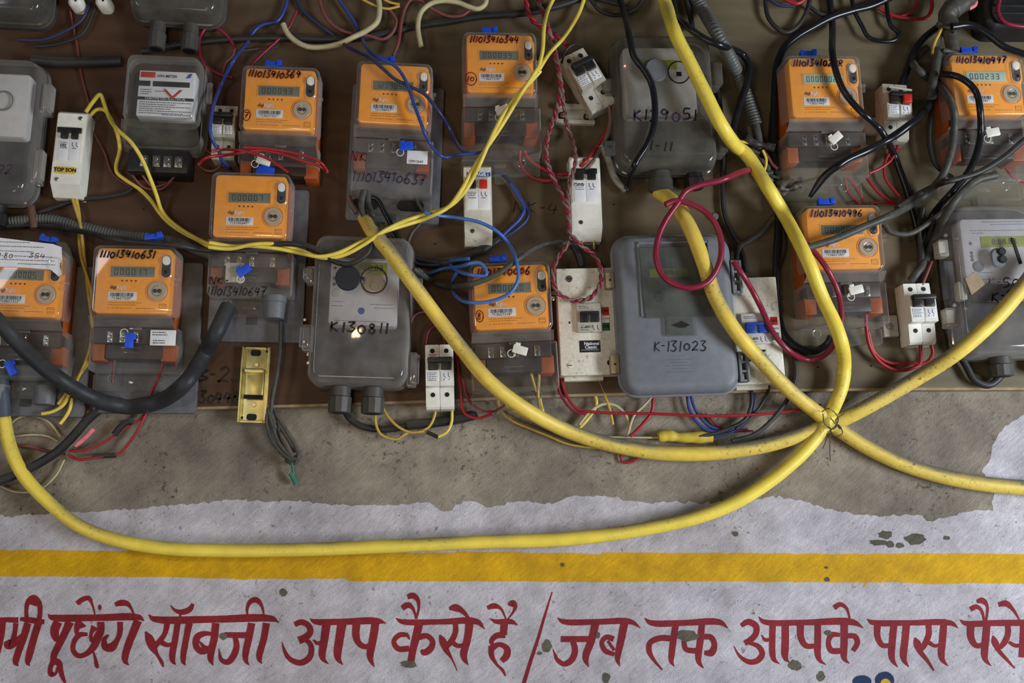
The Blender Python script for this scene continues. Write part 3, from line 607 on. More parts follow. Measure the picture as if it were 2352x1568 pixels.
        part('om_tcs', lambda: MB().loft(0, 114, 180, 46, 5, [(30, 0), (70, 1), (74, 4)], False, True), 'terminal_cover', cm, t)
    part('om_slot', lambda: MB().box(-8, 18, 93, 98, 71.5, 74, .8), 'cover_latch', CLEARM, t)
    if number: handwriting(number, numpos[0], numpos[1], 118 if len(number) > 10 else 100, 16, 100.2, ink, t, 3.5, seed=len(LABELS)+3, slant=.22)
    if circle:
        q = circle[1]
        MB().strokes([[(-70+q[0]*math.cos(a*.45), 40+q[1]*math.sin(a*.45)) for a in range(16)]], 2.0, 100.2, th=.5).build('handwriting', REDINK, t, smooth=False, fix=False)
        handwriting(circle[0], -70, 40, 10*len(circle[0]), 13, 100.2, REDINK, t, 2.2, seed=5)
    if seal:
        sx, sy, sr = seal_at; col = {'white': WHITEP, 'blue': BLUEP}[seal]
        o = part('seal_' + seal, lambda: MB().box(-16, 16, -9, 9, 0, 5, 1.6).box(-13, -2, -14, -8, 1, 4, 1.2), 'seal_tag', col, t, seal+' plastic seal tag'); off(o, sx, sy, 80, sr)
        o2 = part('seal_loop', lambda: MB().ring(0, 0, 8, .9, 0, 18, 5), 'wire_loop', WHITEP, o); off(o2, -16, 12, 2)
    if top_seal: off(part('topseal', seal_top, 'top_seal', BLUEP, t, 'blue plastic seal on top'), -22, -88, 62, -2)
    LABELS.append(label); return t
LABELS = []
m1 = orange_meter(641, 226, '111013410369', '13657321', '000093', 'orange meter marked 111013410369 with a circled 7, white and blue tags hanging below it', size=1.03, rot=0.6, long_cover=False, seal='white', seal_at=(-30, 132, 15), circle=('7', (8, 12)))
off(part('seal_bluex', lambda: MB().box(-20, 20, -10, 10, 0, 10, 2).box(-12, 10, -14, -8, 2, 8, 1), 'lower_seal', BLUEP, m1, 'blue seal under the meter'), -28, 150, 60, 5)
m2 = orange_meter(904, 214, None, '21106937', '1209050', 'orange meter above the cover marked 111013410637, with a dark grey base plate', size=1.0, rot=1.5, cover_h=214, coverm=CLEARM, seal='blue', seal_at=(34, 112, -12), base=(-104, 116, -55, 264))
handwriting('NK', -72, 138, 40, 20, 73, REDINK, m2, 3, seed=8); handwriting('111013410637', 0, 182, 170, 24, 73, PURINK, m2, 2.8, seed=9)
m2s = MB().box(36, 84, 118, 148, 71.5, 72.6, .5).build('serial_sticker', PAPER, m2); text('DM12643', 58, 143, 6, 72.8, INK, m2)
for x in (-58, 48): MB().loft(x, 228, 62, 24, 12, [(22, 0), (26, 1)]).build('cable_slot', DARKR, m2)
m3 = orange_meter(1149, 143, '111013410344', '13657310', '000039', 'orange meter marked 111013410344 with a bracketed 10, topmost in the middle', size=0.97, rot=-1.2, circle=('10', (13, 15)), seal_at=(4, 104, -25))
m4 = orange_meter(1896, 198, '11101341022R', '13657343', '0000002', 'orange meter marked 11101341022, black cable crossing its display, right of the corrugated pipe', size=0.99, rot=-1.8, bright=True, seal_at=(20, 112, -38), splay=24, ink=PURINK)
m5 = orange_meter(2272, 192, '111013410497', '13657341', '000233', 'orange meter marked 111013410497 reading 000233, at the upper right edge', size=1.0, rot=-1.5, bright=True, seal_at=(5, 104, -10), ink=PURINK)
m6 = orange_meter(1940, 545, '111013410496', '13657345', '000004', 'orange meter marked 111013410496, lower right, crossed by the black cable', size=1.03, rot=-2.0, seal_at=(22, 112, -12), splay=30, cover_h=185, ink=PURINK)
m7 = orange_meter(573, 472, None, '13105647', '000007', 'orange meter above the cover marked 111013410647, between two yellow twisted wires and the brass plate', size=1.05, rot=0.3, cover_h=186, coverm=CLEARM, seal='blue', seal_at=(-8, 136, -35), top_seal=False, base=(-96, 118, -66, 276))
handwriting('NK-', -62, 158, 44, 16, 73, BLKINK, m7, 2.6, seed=21); handwriting('111013410647', -22, 178, 130, 20, 73, BLKINK, m7, 2.6, seed=22)
mm = MB().box(-50, -10, 118, 160, 72, 73, .5); mm.build('paper_tag', DIRTYW, m7)
m8 = orange_meter(304, 643, '111013410631', '13657320', '000017', 'orange meter marked 111013410631 on a grey base plate, above the thick black cable', size=1.1, rot=0.0, cover_h=182, seal='blue', seal_at=(-3, 122, 90), top_seal=False, base=(-92, 128, -60, 262), ink=BLKINK)
mm = MB().box(38, 92, 98, 130, 74, 75, .5).build('serial_sticker', PAPER, m8); printlines([(42, 72, 103), (42, 74, 108), (44, 70, 120), (44, 70, 125)], 75.2, 9, 1.6).build('small_print', INK, m8, smooth=False, fix=False)
text('META', 56, 104, 6, 75.2, REDP, m8) if False else None
off(part('topseal', seal_top, 'top_seal', BLUEP, m8, 'blue plastic seal on top'), 30, -99, 62, -8)
m9 = orange_meter(48, 650, None, '13657322', '1000005', 'orange meter cut by the left edge, torn white paper slip pasted over its top', size=1.1, rot=1.0, cover_h=190, seal='blue', seal_at=(-10, 172, 60), top_seal=False, base=(-120, 128, -60, 262))
off(part('topseal', seal_top, 'top_seal', BLUEP, m9, 'blue plastic seal on top'), 36, -100, 62, 10)
sl = MB(); pts = [(-150, -92), (-60, -94), (10, -88), (60, -84), (78, -78), (82, -50), (76, -42), (84, -22), (78, -16), (60, -30), (34, -31), (-20, -33), (-150, -31)]
sl.poly(pts, 100.5, 101.5).build('paper_slip', PAPER, m9, 'white paper slip', smooth=False) if False else None
o = sl.build('paper_slip', PAPER, m9, smooth=False) if sl.v else MB().poly(pts, 100.5, 101.5).build('paper_slip', PAPER, m9, smooth=False); o['label'] = 'torn white paper slip'
printlines([(-60, 10, -85), (-60, 40, -76), (-60, 20, -66), (-20, 60, -56), (-60, 66, -48), (-10, 70, -40)], 101.7, 12, 1.2).build('small_print', INK, m9, smooth=False, fix=False)
for mx_, my_ in ((-38, -56), (30, -58)): handwriting('N-80' if mx_ < 0 else '354', mx_, my_, 36, 10, 101.8, PURINK, m9, 1.2, seed=31)
mm = MB().loops([[(58, -94, 60), (72, -98, 64), (84, -84, 66), (92, -60, 60), (86, -30, 70), (74, -14, 98)], [(52, -88, 98), (62, -90, 101), (74, -78, 100), (84, -56, 92), (80, -32, 98), (70, -16, 101)]], False, False, False)
mm.build('crumpled_wrap', CLEARD, m9)
for x in (-52, 48): MB().cyly(x, 32, 200, 240, 24, 22, 20).build('cable_gland', GREYP, m9)
m10 = orange_meter(1174, 680, '11101340006', '13657318', '000000', 'orange meter marked 1110134 10006, lower middle, blue wire looping across its face', size=1.07, rot=-3.2, circle=('8', (8, 12)), seal_at=(14, 112, 18), cover_h=192)
g7 = MB().cyly(56, 45, 196, 232, 26, 23, 20).cyly(56, 45, 182, 198, 28, 28, 20)
g7.build('cable_gland', GREYP, m7)

# ================================================================ circuit breakers
def breaker_parts(t, tog='black', red=False, w_=66, label_rows=True, m=None, z0=0, brand=None, brandm=None):
    m = m or WHITEP; prof = [(-76, 2), (-76, 48), (-46, 50), (-44, 70), (24, 72), (26, 52), (70, 50), (75, 44), (75, 2)]
    prof = [(y, z+z0) for y, z in prof]
    for x0 in (-w_/2, 0.4): part(('mcb', w_, z0, x0 > 0, m.name), lambda: MB().prof(prof, x0, x0+w_/2-.4), 'pole_module', m, t)
    for x in (-w_/4, w_/4):
        for y, zz in ((-61, 49.5), (42, 51.5)): off(part(('mcbh', ), lambda: MB().cyl(0, 0, 5.4, 0, 1.2, 16), 'terminal_screw', DARKR, t), x, y, z0+zz)
    T = {'black': BLACKP, 'blue': BLUET}[tog]
    part(('tog', w_, z0, tog), lambda: MB().box(-w_/2+5, w_/2-5, -41, -29, z0+68, z0+86, 2).box(-w_/2+6, -3, -30, -12, z0+66, z0+78, 2).box(3, w_/2-6, -30, -12, z0+66, z0+78, 2), 'toggle', T, t)
    if red: part(('togr', w_), lambda: MB().box(5, w_/2-6, -34, -12, z0+67, z0+87, 2), 'red_toggle', REDP, t, 'red toggle')
    part(('mcbl', w_), lambda: MB().box(-w_/2+5, -3, -9, 14, z0+71.5, z0+72.4, .3).box(3, w_/2-5, -9, 14, z0+71.5, z0+72.4, .3), 'rating_label', PAPER, t)
    part(('mcbp', w_), lambda: printlines([(-w_/2+7, -6, -6), (-w_/2+7, -9, -2), (-w_/2+7, -5, 3), (-w_/2+7, -8, 8), (-w_/2+7, -6, 12)], z0+72.5, 4, 1.2).strokes([[(10, -6), (10, 2), (14, 6)], [(20, -6), (20, 2), (24, 6)], [(10, 8), (10, 12)], [(22, 8), (22, 12)]], 1.1, z0+72.5, smooth=False), 'small_print', INK, t, smooth=False, fix=False)
    if brand: text(brand, -w_/4, -51, 6, z0+50.5, brandm or REDP, t)
def breaker(cx, cy, label, size=1.0, rot=0.0, **k):
    t = thing('circuit_breaker', cx, cy, BOARD+70, label, 'circuit breaker', rot, size, 'miniature circuit breakers'); breaker_parts(t, **k); return t
c6 = breaker(1010, 862, 'white two-pole breaker with black toggle, right of the hazy box K 130811', 0.99, -1.8)
printlines([(-24, -8, -52), (-22, -10, -48)], 50.5, 33, 2).build('red_mark', REDP, c6, smooth=False, fix=False)
c10 = breaker(2122, 716, 'white two-pole breaker beside the orange meter marked 496', 0.93, -2.5)
br = MB().box(-78, -40, -6, 48, 0, 16, 3).build('mounting_bracket', DIRTYW, c10); MB().cyl(-62, 22, 9, 15, 19, 6).build('bolt', STEEL, br)
c2 = breaker(511, 296, 'small dusty two-pole breaker behind the blue wire, left of the meter marked 369', 0.82, 1.0, m=DIRTYW)
c9 = breaker(2066, 250, 'dirty breaker with one red toggle between the two upper right orange meters', 0.86, 2.0, m=DIRTYW, red=True)
MB().box(-70, -28, 0, 45, 0, 14, 2).build('mounting_bracket', DIRTYW, c9); MB().tube([(-26, -58, 70), (0, -54, 72), (34, -52, 70)], 3).build('locking_pin', DIRTYW, c9)
c3 = breaker(1353, 176, 'breaker hanging crooked off its rail, tilted left above the white rail', 0.94, -29, m=DIRTYW)
rail = thing('mounting_rail', 1323, 262, BOARD+14, 'short white breaker mounting rail with two screws below the tilted breaker', 'rail', 1.0)
MB().box(-46, 44, -24, -12, 0, 14, 1.5).box(-46, 44, 12, 21, 0, 14, 1.5).box(-46, 44, -14, 14, 0, 5, 1.5).build('rail_body', DIRTYW, rail)
for x in (-31, 27): b1 = off(MB().cyl(0, 0, 9, 4, 7, 18).build('washer', BLACKP, rail), x, 2); MB().cyl(0, 0, 5, 7, 11, 12, 1.5).box(-4, 4, -.7, .7, 10.8, 11.3, .1).build('screw', STEEL, b1)

def boxed_breaker(cx, cy, w_, h_, d, label, sized=1.0, rot=0.0, nose=(-30, 30), tw=24, red=False, m=None, screws=(), texts=(), bar=True):
    t = thing('boxed_breaker', cx, cy, BOARD+d, label, 'circuit breaker', rot, sized, 'breakers in white plastic boxes')
    m = m or WHITEP; y0, y1 = -h_/2, h_/2
    MB().prof([(y0, 0), (y0, d-8), (y0+6, d), (y1-24, d), (y1, d-26), (y1, 0)], -w_/2, w_/2).build('enclosure', m, t)
    n0, n1 = nose
    MB().box(-w_/2+3, w_/2-4, n0, n1, d-.5, d+1.5, .6).build('breaker_face', WHITEP, t)
    MB().box(-w_/2+4, w_/2-8, n0+2, n0+14 if bar else n0+6, d+1, d+6, 1).build('face_shroud', BLACKP if bar else DIRTYW, t)
    for s_, x in enumerate((-tw/2-1, tw/2+1)):
        r_ = red and s_ == 1
        o = MB().box(x-tw/2+3, x+tw/2-3, n0+8, n0+28, d+1, d+8, 2).build('toggle', REDP if r_ else BLACKP, t)
        if r_: o['label'] = 'red toggle'
    MB().box(-tw-1, -1.2, n0+31, n1-3, d+1.5, d+2.2, .2).box(1.2, tw+1, n0+31, n1-3, d+1.5, d+2.2, .2).build('rating_label', PAPER, t)
    printlines([(-tw+1, -4, n0+36), (-tw+1, -5, n0+40), (-tw+1, -7, n0+44), (-tw+2, -4, n0+49)], d+2.4, 5, 1.3).strokes([[(8, n0+35), (8, n0+42), (12, n0+46)], [(17, n0+35), (17, n0+42), (21, n0+46)], [(8, n0+49), (18, n0+49)]], 1.2, d+2.4, smooth=False).build('small_print', INK, t, smooth=False, fix=False)
    for x, y in screws: s0 = off(MB().cyl(0, 0, 5, d-1, d+1.5, 14, .8).build('screw', STEEL, t), x, y); MB().box(-4, 4, -.8, .8, d+1.4, d+1.9, .1).build('slot', DARKR, s0)
    for s_, x, y, sz, mt in texts: text(s_, x, y, sz, d+1.8 if n0 <= y <= n1 else d, mt, t, bold=.2)
    return t
c1 = boxed_breaker(157, 350, 68, 192, 52, 'white boxed breaker with a TOP SON sticker, left of the old clear-covered meter', 1, 1.8, nose=(-58, 22), tw=22, screws=((19, -80), (-20, 62)),
                   texts=(('GSL', -12, -14, 7, INK),))
MB().box(-27, 22, 33, 49, 52, 53, .4, 4).build('sticker', YELP, c1); text('TOP SON', -2.5, 41, 9, 53, INK, c1, bold=.5)
c4 = boxed_breaker(1098, 468, 64, 180, 48, 'white boxed breaker with one red toggle and a TARGET label, below the meter marked 344', 1, -1.5, nose=(-62, 14), tw=24, red=True, bar=False, screws=((-14, 62),), m=CREAMP)
MB().box(-24, 30, -74, -63, 48, 49.2, .4).build('name_label', BLUET, c4); text('TARGET', 3, -68.5, 10, 49.3, PAPER, c4, bold=.5)
c5 = boxed_breaker(1346, 452, 70, 190, 52, 'white boxed breaker with two black toggles, hanging under the tilted breaker', 1, -1.5, nose=(-66, 14), tw=26, screws=((0, -84), (-14, 58)), texts=(('Candy', -15, -28, 7, INK),))
for x in (-10, 18): MB().cyly(x, 26, 92, 112, 3, 3, 10).build('terminal_pin', BRASS, c5)

# white steel switch boxes
def switch_box(cx, cy, w_, h_, d, label, rot, wx, wy, ww, wh, tog, plate, extra=None):
    t = thing('switch_box', cx, cy, BOARD+d, label, 'switch box', rot, 1, 'white steel switch boxes')
    MB().box(-w_/2, w_/2, -h_/2, h_/2, 4, d, 2.5).build('steel_cover', CREAMP2, t)
    MB().box(-w_/2+10, w_/2-34, h_/2-6, h_/2+9, 0, d-22, 2).build('back_tray', CREAMP2, t)
    x0, x1, y0, y1 = wx-ww/2, wx+ww/2, wy-wh/2, wy+wh/2
    MB().box(x0, x1, y0, y1, d-1, d+9, 2).build('breaker_window', DIRTYW if tog is BLACKP else PAPERG, t)
    MB().box(x0+7, wx-2, wy-11, wy+11, d+8.5, d+16, 2).box(wx+3, x1-5, wy-11, wy+11, d+8.5, d+16, 2).box(x0+7, x1-5, wy-13, wy-7, d+8.5, d+19, 2).build('toggle', tog, t)
    printlines([(x0+6, wx-4, y0+7), (x0+6, wx, y0+11), (x0+8, wx-4, y1-10), (x0+8, wx-2, y1-5)], d+9.2, 6, 1.3).strokes([[(wx+8, y1-16), (wx+8, y1-8), (wx+12, y1-4)], [(wx+18, y1-16), (wx+18, y1-8), (wx+22, y1-4)]], 1.1, d+9.2, smooth=False).build('small_print', INK, t, smooth=False, fix=False)
    text('C 40A', wx-8, y1-12, 6, d+9.3, INK, t)
    px, py, pw, ph = plate
    MB().box(px-pw/2, px+pw/2, py-ph/2, py+ph/2, d-.4, d+.8, .3).build('name_plate', INK, t)
    text('National', px+4, py-6, 7.5, d+.9, PAPER, t, bold=.2); text('Classic', px+2, py+2, 7.5, d+.9, PAPER, t, bold=.2)
    printlines([(px-pw/2+4, px+pw/2-4, py+8)], d+.9, 8, 1.0).build('small_print', PAPER, t, smooth=False, fix=False)
    rx = x1+11
    MB().box(rx-8, rx+9, y0+8, y0+27, d-.4, d+.6, .2).build('on_label', REDP, t); MB().box(rx-8, rx+9, y0+27, y0+44, d-.4, d+.6, .2).build('arrow_label', PAPER, t)
    MB().box(rx-8, rx+9, y0+44, y0+62, d-.4, d+.6, .2).build('off_label', GREENP, t)
    text('ON', rx, y0+17, 7, d+.8, BLKINK, t, bold=.3); text('OFF', rx, y0+53, 7, d+.8, BLKINK, t, bold=.3); text('POWER', rx, y0+35, 4, d+.8, REDP, t)
    return t
CREAMP2 = mat('white_enamel_steel', (222, 217, 202), 0.35, grime=.8, var=0.1, scale=240, dust=0.22, dustcol=(110, 90, 60))
c7 = switch_box(1350, 737, 134, 246, 42, 'white steel switch box with black toggles, left of the grey box K 131023', -2.2, 2, -6, 56, 66, BLACKP, (2, 58, 48, 27))
for x, y in ((-38, -98), (-46, 100)): s0 = off(MB().cyl(0, 0, 8 if y < 0 else 6, 41, 44, 18, 1).build('screw', STEEL if y < 0 else CREAMP2, c7), x, y); MB().box(-5, 5, -1, 1, 43.9, 44.6, .2).build('slot', DARKR, s0)
MB().cyl(46, 96, 7, 41.6, 42.6, 16).build('knockout_hole', DARKR, c7); MB().box(-44, -40, 0, 5, 41.7, 42.4, .2).build('screw_slot', DARKR, c7)
c8 = switch_box(1735, 758, 118, 245, 40, 'white steel switch box with a blue toggle, behind the grey box K 131023', -2.8, 0, -2, 66, 70, BLUET, (-2, 58, 44, 26))

# ================================================================ clear meter enclosures
def screwhead(parent, x, y, z, r=5): return off(MB().cyl(0, 0, r, 0, 3, 14, .8).box(-r*.7, r*.7, -.6, .6, 2.9, 3.3, .1).build('screw', STEEL, parent), x, y, z)
def gland(parent, x, y0, y1, r, z=40, m=None):
    o = MB().cyly(x, z, y0, y0+(y1-y0)*.4, r*.9, r*.9, 18).cyly(x, z, y0+(y1-y0)*.4, y1, r, r*.94, 24, True, .05).build('cable_gland', m or GLANDM, parent)
    MB().cyly(x, z, y1-1, y1+1, r*.7, r*.7, 16).build('gland_mouth', DARKR, o); return o
def hinge(parent, x, y0, y1, side, z=60, m=None):
    o = MB().box(min(x, x+side*22), max(x, x+side*22), y0, y1, z-30, z, 3).box(min(x+side*8, x+side*28), max(x+side*8, x+side*28), y0+6, y1-6, z-14, z+8, 3).build('hinge_clip', m or CLEARM, parent)
    return o
def enclosure(name, cx, cy, w_, h_, d, r, label, cat, rot=0, cm=None, plate=None, tray=True):
    t = thing(name, cx, cy, BOARD+d, label, cat, rot)
    cm = cm or CLEARM
    if tray: MB().loft(0, 0, w_-6, h_-6, r, [(0, 0), (26, 0), (30, 2)], True, True).build('back_box', GREYBK, t)
    MB().loft(0, 0, w_, h_, r, [(24, 0), (38, 0), (40, 3), (d-22, 5), (d-10, 8), (d-3, 13), (d, 19)], False, True, 8).build('clear_cover', cm, t)
    MB().loft(0, 0, w_+5, h_+5, r+2, [(26, 0), (34, 0)], False, False, 8).build('cover_flange', cm, t)
    return t
GREYBK = mat('grey_box_interior', (58, 54, 56), 0.6, var=0.12, dust=0.2)
# hazy clear box K 130811
b3 = enclosure('meter_enclosure', 828, 706, 236, 350, 92, 34, 'hazy clear meter box marked K 130811 with a dark round cap and yellow-green display', 'meter box', 1.2)
MB().box(-76, 84, -122, 36, 30, 66, 4, 10).build('inner_meter', PAPERG, b3)
MB().box(-26, 56, -112, -84, 66, 67.2, .4).build('display', LCDY, b3); text('888.88', 18, -98, 16, 67.3, LCDINK, b3)
MB().cyl(-32, -66, 29, 92, 99, 32, 1.5).box(-5, 6, -70, -62, 92, 96, 1).build('port_cap', NAVYP, b3)
MB().ring(28, -64, 30, 1.6, 93, 36).build('port_ring', BLACKP, b3); rr = MB().cyl(28, -58, 24, 66, 70, 28).build('port_disc', PORT, b3); MB().cyl(28, -55, 9, 70, 71.5, 20).build('port_lens', STEEL, rr)
for y in (-96, -72, -58): MB().cyl(-66, y, 4, 66, 67, 12).build('indicator', REDINK if y < -90 else GREYP, b3)
MB().cyl(-60, -38, 10, 66, 68, 20).build('meter_button', DIRTYW, b3)
printlines([(-70, -40, -18), (-70, -44, -8), (0, 50, -118), (-66, -20, -118), (30, 76, -6), (-60, 60, 26), (20, 76, -14)], 66.3, 14, 1).build('small_print', INK, b3, smooth=False, fix=False)
MB().cyl(0, 2, 8, 66, 66.8, 20).build('round_mark', BLUET, b3); text('BSES', 0, 2, 6, 67, PAPER, b3) if False else None
handwriting('K130811', 2, 46, 138, 24, 92.3, BLKINK, b3, 4.2, seed=41, slant=0)
MB().box(-88, 90, 44, 150, 28, 34, 3).build('dark_floor', BLACKP, b3) if False else None
hinge(b3, 112, 92, 170, 1, m=CLEARM); hinge(b3, 112, -106, -60, 1, m=CLEARM); hinge(b3, -112, -100, -60, -1); hinge(b3, -112, 36, 96, -1)
for x, y in ((-140, -88), (-136, 18), (-122, 78), (-124, 98), (-122, 118)): screwhead(b3, x, y, 20, 4)
gland(b3, -42, 172, 232, 27, 34); gland(b3, 34, 172, 232, 27, 34)
# dusty box K 129051
b4 = enclosure('meter_enclosure', 1531, 226, 234, 312, 88, 34, 'very dusty meter box marked K 129051 behind the glossy black and yellow cables', 'meter box', -1.8, cm=CLEARD)
MB().box(-92, 76, -128, 30, 30, 66, 4, 12).build('inner_meter', PAPERG, b4)
MB().box(-48, 34, -98, -76, 66, 67.2, .4).build('display', LCDY, b4); 
MB().cyl(-20, -64, 26, 88, 94, 30, 1.5).build('port_cap', GREYP, b4); MB().ring(32, -60, 25, 1.6, 89, 32).build('port_ring', BLACKP, b4)
off(MB().box(-6, 6, -5, 5, 88, 90, 1).build('port_lens', DARKR, b4), 32, -56)
led = MB().cyl(-92, -74, 2.2, 88, 91, 10).build('indicator_lamp', REDP, b4)
LEDM, N, L, b = nodemat('lit_red_indicator'); b.inputs['Emission Color'].default_value = (1, .05, .03, 1); b.inputs['Emission Strength'].default_value = 3; led.data.materials[0] = LEDM
handwriting('K129051', -4, 38, 150, 28, 88.3, PURINK, b4, 4.2, seed=42, slant=.05); handwriting('1-11', -16, 108, 60, 22, 88.3, BLKINK, b4, 2.6, seed=43)
MB().box(-90, 88, 34, 36, 60, 64, .6).box(-80, 96, 122, 125, 82, 87, 1).build('cover_ridge', CLEARD, b4)
hinge(b4, 112, -100, -36, 1, m=CLEARD); hinge(b4, 112, 68, 120, 1, m=CLEARD); hinge(b4, -112, -60, -20, -1, m=CLEARD)
o = MB().box(-136, -112, 74, 108, 20, 30, 2).build('mounting_lug', GREYP, b4); screwhead(o, -126, 90, 30, 4)
o = MB().cyl(-136, -62, 8, 10, 22, 16).build('mounting_stud', BLACKP, b4)
og = MB().loops([[(x_, y_, z_) for x_, y_, z_ in lp] for lp in [[(-16+q*math.cos(a*math.pi/9), 168+k, 46+q*math.sin(a*math.pi/9)) for a in range(18)] for k, q in ((-14, 24), (2, 25), (3, 28), (26, 28), (28, 24))]], True, True).build('cable_gland', GLANDM, b4)
gland(b4, 66, 150, 186, 22, 30, BLACKP)
# far left box
b1_ = enclosure('meter_enclosure', -20, 286, 200, 330, 88, 40, 'clear meter box with an old white-faced meter, cut by the left edge near the top', 'meter box', 1.0, cm=CLEAR)
MB().box(-80, 68, -132, 16, 30, 60, 4, 10).build('inner_meter', PAPERG, b1_); MB().ring(10, -66, 22, 1.6, 64, 30).build('port_ring', GREYP, b1_)
handwriting('K322', 28, 100, 70, 20, 88.3, PURINK, b1_, 3, seed=44)
hinge(b1_, 95, -114, -44, 1); hinge(b1_, 90, 40, 118, 1); screwhead(b1_, 102, 118, 40, 4); gland(b1_, 10, 168, 215, 26, 34, BLACKP)
# right big box
b5 = enclosure('meter_enclosure', 2312, 636, 228, 352, 92, 38, 'large clear meter box with a grey faceplate, lower right edge, marked K', 'meter box', -2.0, cm=CLEARM)
MB().box(-82, 110, -142, 8, 30, 70, 4, 10).build('inner_meter', PAPERG, b5); MB().box(-38, 70, -100, -74, 70, 71.2, .4).build('display', LCDY, b5); text('8:88.88', 16, -87, 15, 71.4, LCDINK, b5)
printlines([(-30, 80, -134), (-10, 90, -128), (-60, 90, -114), (-56, -30, -108), (-66, -20, -16), (-60, 50, 0)], 70.3, 15, 1.2).build('small_print', BLUET, b5, smooth=False, fix=False)
for y in (-84, -62, -54, -46): MB().cyl(-62, y, 4, 70, 71, 12).build('indicator', GREYP, b5)
MB().cyl(-50, -30, 12, 70, 73, 20).build('meter_button', GREYP, b5)
for y in (-58, -40): MB().cyl(-6, y, 9, 92, 100, 18, 2).build('cover_screw', BLACKP, b5)
MB().loft(-14, -44, 36, 46, 16, [(90, 0), (94, 4)]).build('screw_dome', GREYP, b5)
MB().poly([(20, -90), (26, -88), (38, -30), (32, -28)], 92, 96).build('crack', BLACKP, b5, smooth=False)
MB().box(-72, 110, 10, 52, 60, 68, 3).build('dark_band', NAVYP, b5)
handwriting('K-507', 4, 12, 96, 22, 92.3, PURINK, b5, 2.6, seed=45); handwriting('K-24', -2, 44, 80, 22, 92.3, BLKINK, b5, 3, seed=46)
hinge(b5, -108, -98, -58, -1, m=DIRTYW); hinge(b5, -108, 60, 104, -1, m=DIRTYW); MB().box(-120, -98, -50, 40, 30, 52, 3).build('hinge_bar', GREYP, b5)
for x, y in ((-118, -104), (-94, -96), (-116, 58), (-92, 66)): screwhead(b5, x, y, 70, 5)
o = MB().poly([(-96, 2), (-70, -14), (-52, 16), (-86, 40)], 92, 94).build('tape_tag', mat('brown_tape', (150, 128, 100), .6), b5); 
MB().box(-108, -90, 6, 48, 62, 84, 2).build('clip_block', DIRTYW, b5)
gland(b5, -8, 172, 216, 27, 36); gland(b5, 100, 172, 210, 24, 30, BLACKP)
# grey opaque box K 131023
GREYBX = mat('blue_grey_moulded_box', (112, 116, 124), 0.5, var=0.08, dust=0.4)
WINM = clear('smoked_window', tint=(215, 220, 212), haze=0.3, hazecol=(120, 122, 116), rough=.25)
b6 = thing('grey_meter_box', 1556, 716, BOARD+86, 'blue-grey plastic meter box marked K.131023, hung behind the red cable loop', 'meter box', -2.4)
MB().loft(0, 0, 272, 366, 40, [(44, 0), (50, 0), (52, -4), (56, -4), (58, 0), (66, 1), (76, 5), (83, 11), (86, 20)], True, True, 9).build('body', GREYBX, b6)
MB().box(-84, 84, -164, -158, 84, 90, 1.5).box(-84, -79, -164, 10, 84, 90, 1).box(79, 84, -164, 10, 84, 90, 1).build('window_frame', GREYBX, b6)
MB().box(-80, 80, -158, 12, 84, 86.6, .4).build('meter_face', GREYPL, b6)
MB().box(-58, 30, -100, -80, 86.6, 87.4, .3).build('display', LCDY, b6); text('8888.8', -14, -90, 13, 87.5, LCDINK, b6)
MB().cyl(-40, -36, 13, 86.6, 88, 20).build('meter_button', NAVYP, b6)
MB().loops([[(x, y, 91) for x, y in [(-82, -150), (82, -150), (84, 14), (40, 14), (40, 56), (-32, 56), (-32, 14), (-76, 14)]], [(x, y, 94) for x, y in [(-80, -148), (80, -148), (82, 12), (38, 12), (38, 54), (-30, 54), (-30, 12), (-74, 12)]]], False, True).build('hinged_window', WINM, b6, smooth=False)
o = MB().box(-24, 30, 18, 50, 86, 90, 1.5).build('latch_plate', GREYBX, b6); MB().poly([(-18, 32), (0, 26), (6, 22), (12, 26), (24, 32), (12, 38), (0, 38)], 94, 95).build('latch_slot', DARKR, b6, smooth=False)
handwriting('K-131023', 2, 78, 124, 22, 86.2, INK, b6, 2.6, seed=47, slant=.1)
printlines([(-20, 10, 100), (-34, 26, 108), (-26, 14, 115), (-38, 28, 122), (-24, 16, 129), (-34, 24, 136)], 86.1, 16, 1.1).build('embossed_lines', GREYPL, b6, smooth=False, fix=False)
for y0, y1 in ((-120, -44), (92, 160)):
    hb_ = MB().box(136, 142, y0, y1, 46, 74, 1.5).box(154, 160, y0, y1, 46, 74, 1.5)
    for k in range(4): yy = y0+(y1-y0-5)*k/3; hb_.box(136, 160, yy, yy+5, 46, 72, 1)
    hb_.build('hinge', GREYBX, b6)
for y0, y1 in ((-100, -64), (90, 132)):
    o = MB().box(-156, -136, y0, y1, 45, 66, 2).build('side_clip', mat('tan_plastic', (150, 134, 104), .5), b6); MB().cyl(-146, (y0+y1)/2, 2.5, 65.5, 67, 10).build('clip_hole', DARKR, o)
# old meter under a clear cover
b2 = thing('old_meter', 368, 200, BOARD+104, 'old electromechanical meter under a boxy clear cover, black terminal block beneath', 'electricity meter', 1.0)
MB().box(-84, 84, -62, 112, 0, 40, 4, 10).build('base', BLACKP, b2)
MB().box(-60, 72, -50, 56, 40, 76, 3).build('nameplate', PAPER, b2)
MB().box(-60, -32, -25, -13, 76, 77, .3).box(-26, 60, -25, -13, 76, 77, .3).box(-60, 72, 12, 19, 76, 77, .3).build('black_bands', INK, b2)
MB().box(-56, -22, -46, -33, 76, 77, .3).build('red_block', REDP, b2); MB().poly([(50, -34), (56, -44), (64, -46), (60, -36)], 76, 77).build('blue_mark', BLUET, b2, smooth=False)
text('kWh METER', 6, -37, 6.5, 77, INK, b2, bold=.1); text('CONTIMETERS ELECTRICAL', 6, 15.5, 6.2, 77.2, PAPER, b2, xs=.92); text('ELYMER', -39, -39.5, 5.5, 77.2, PAPER, b2) if False else None
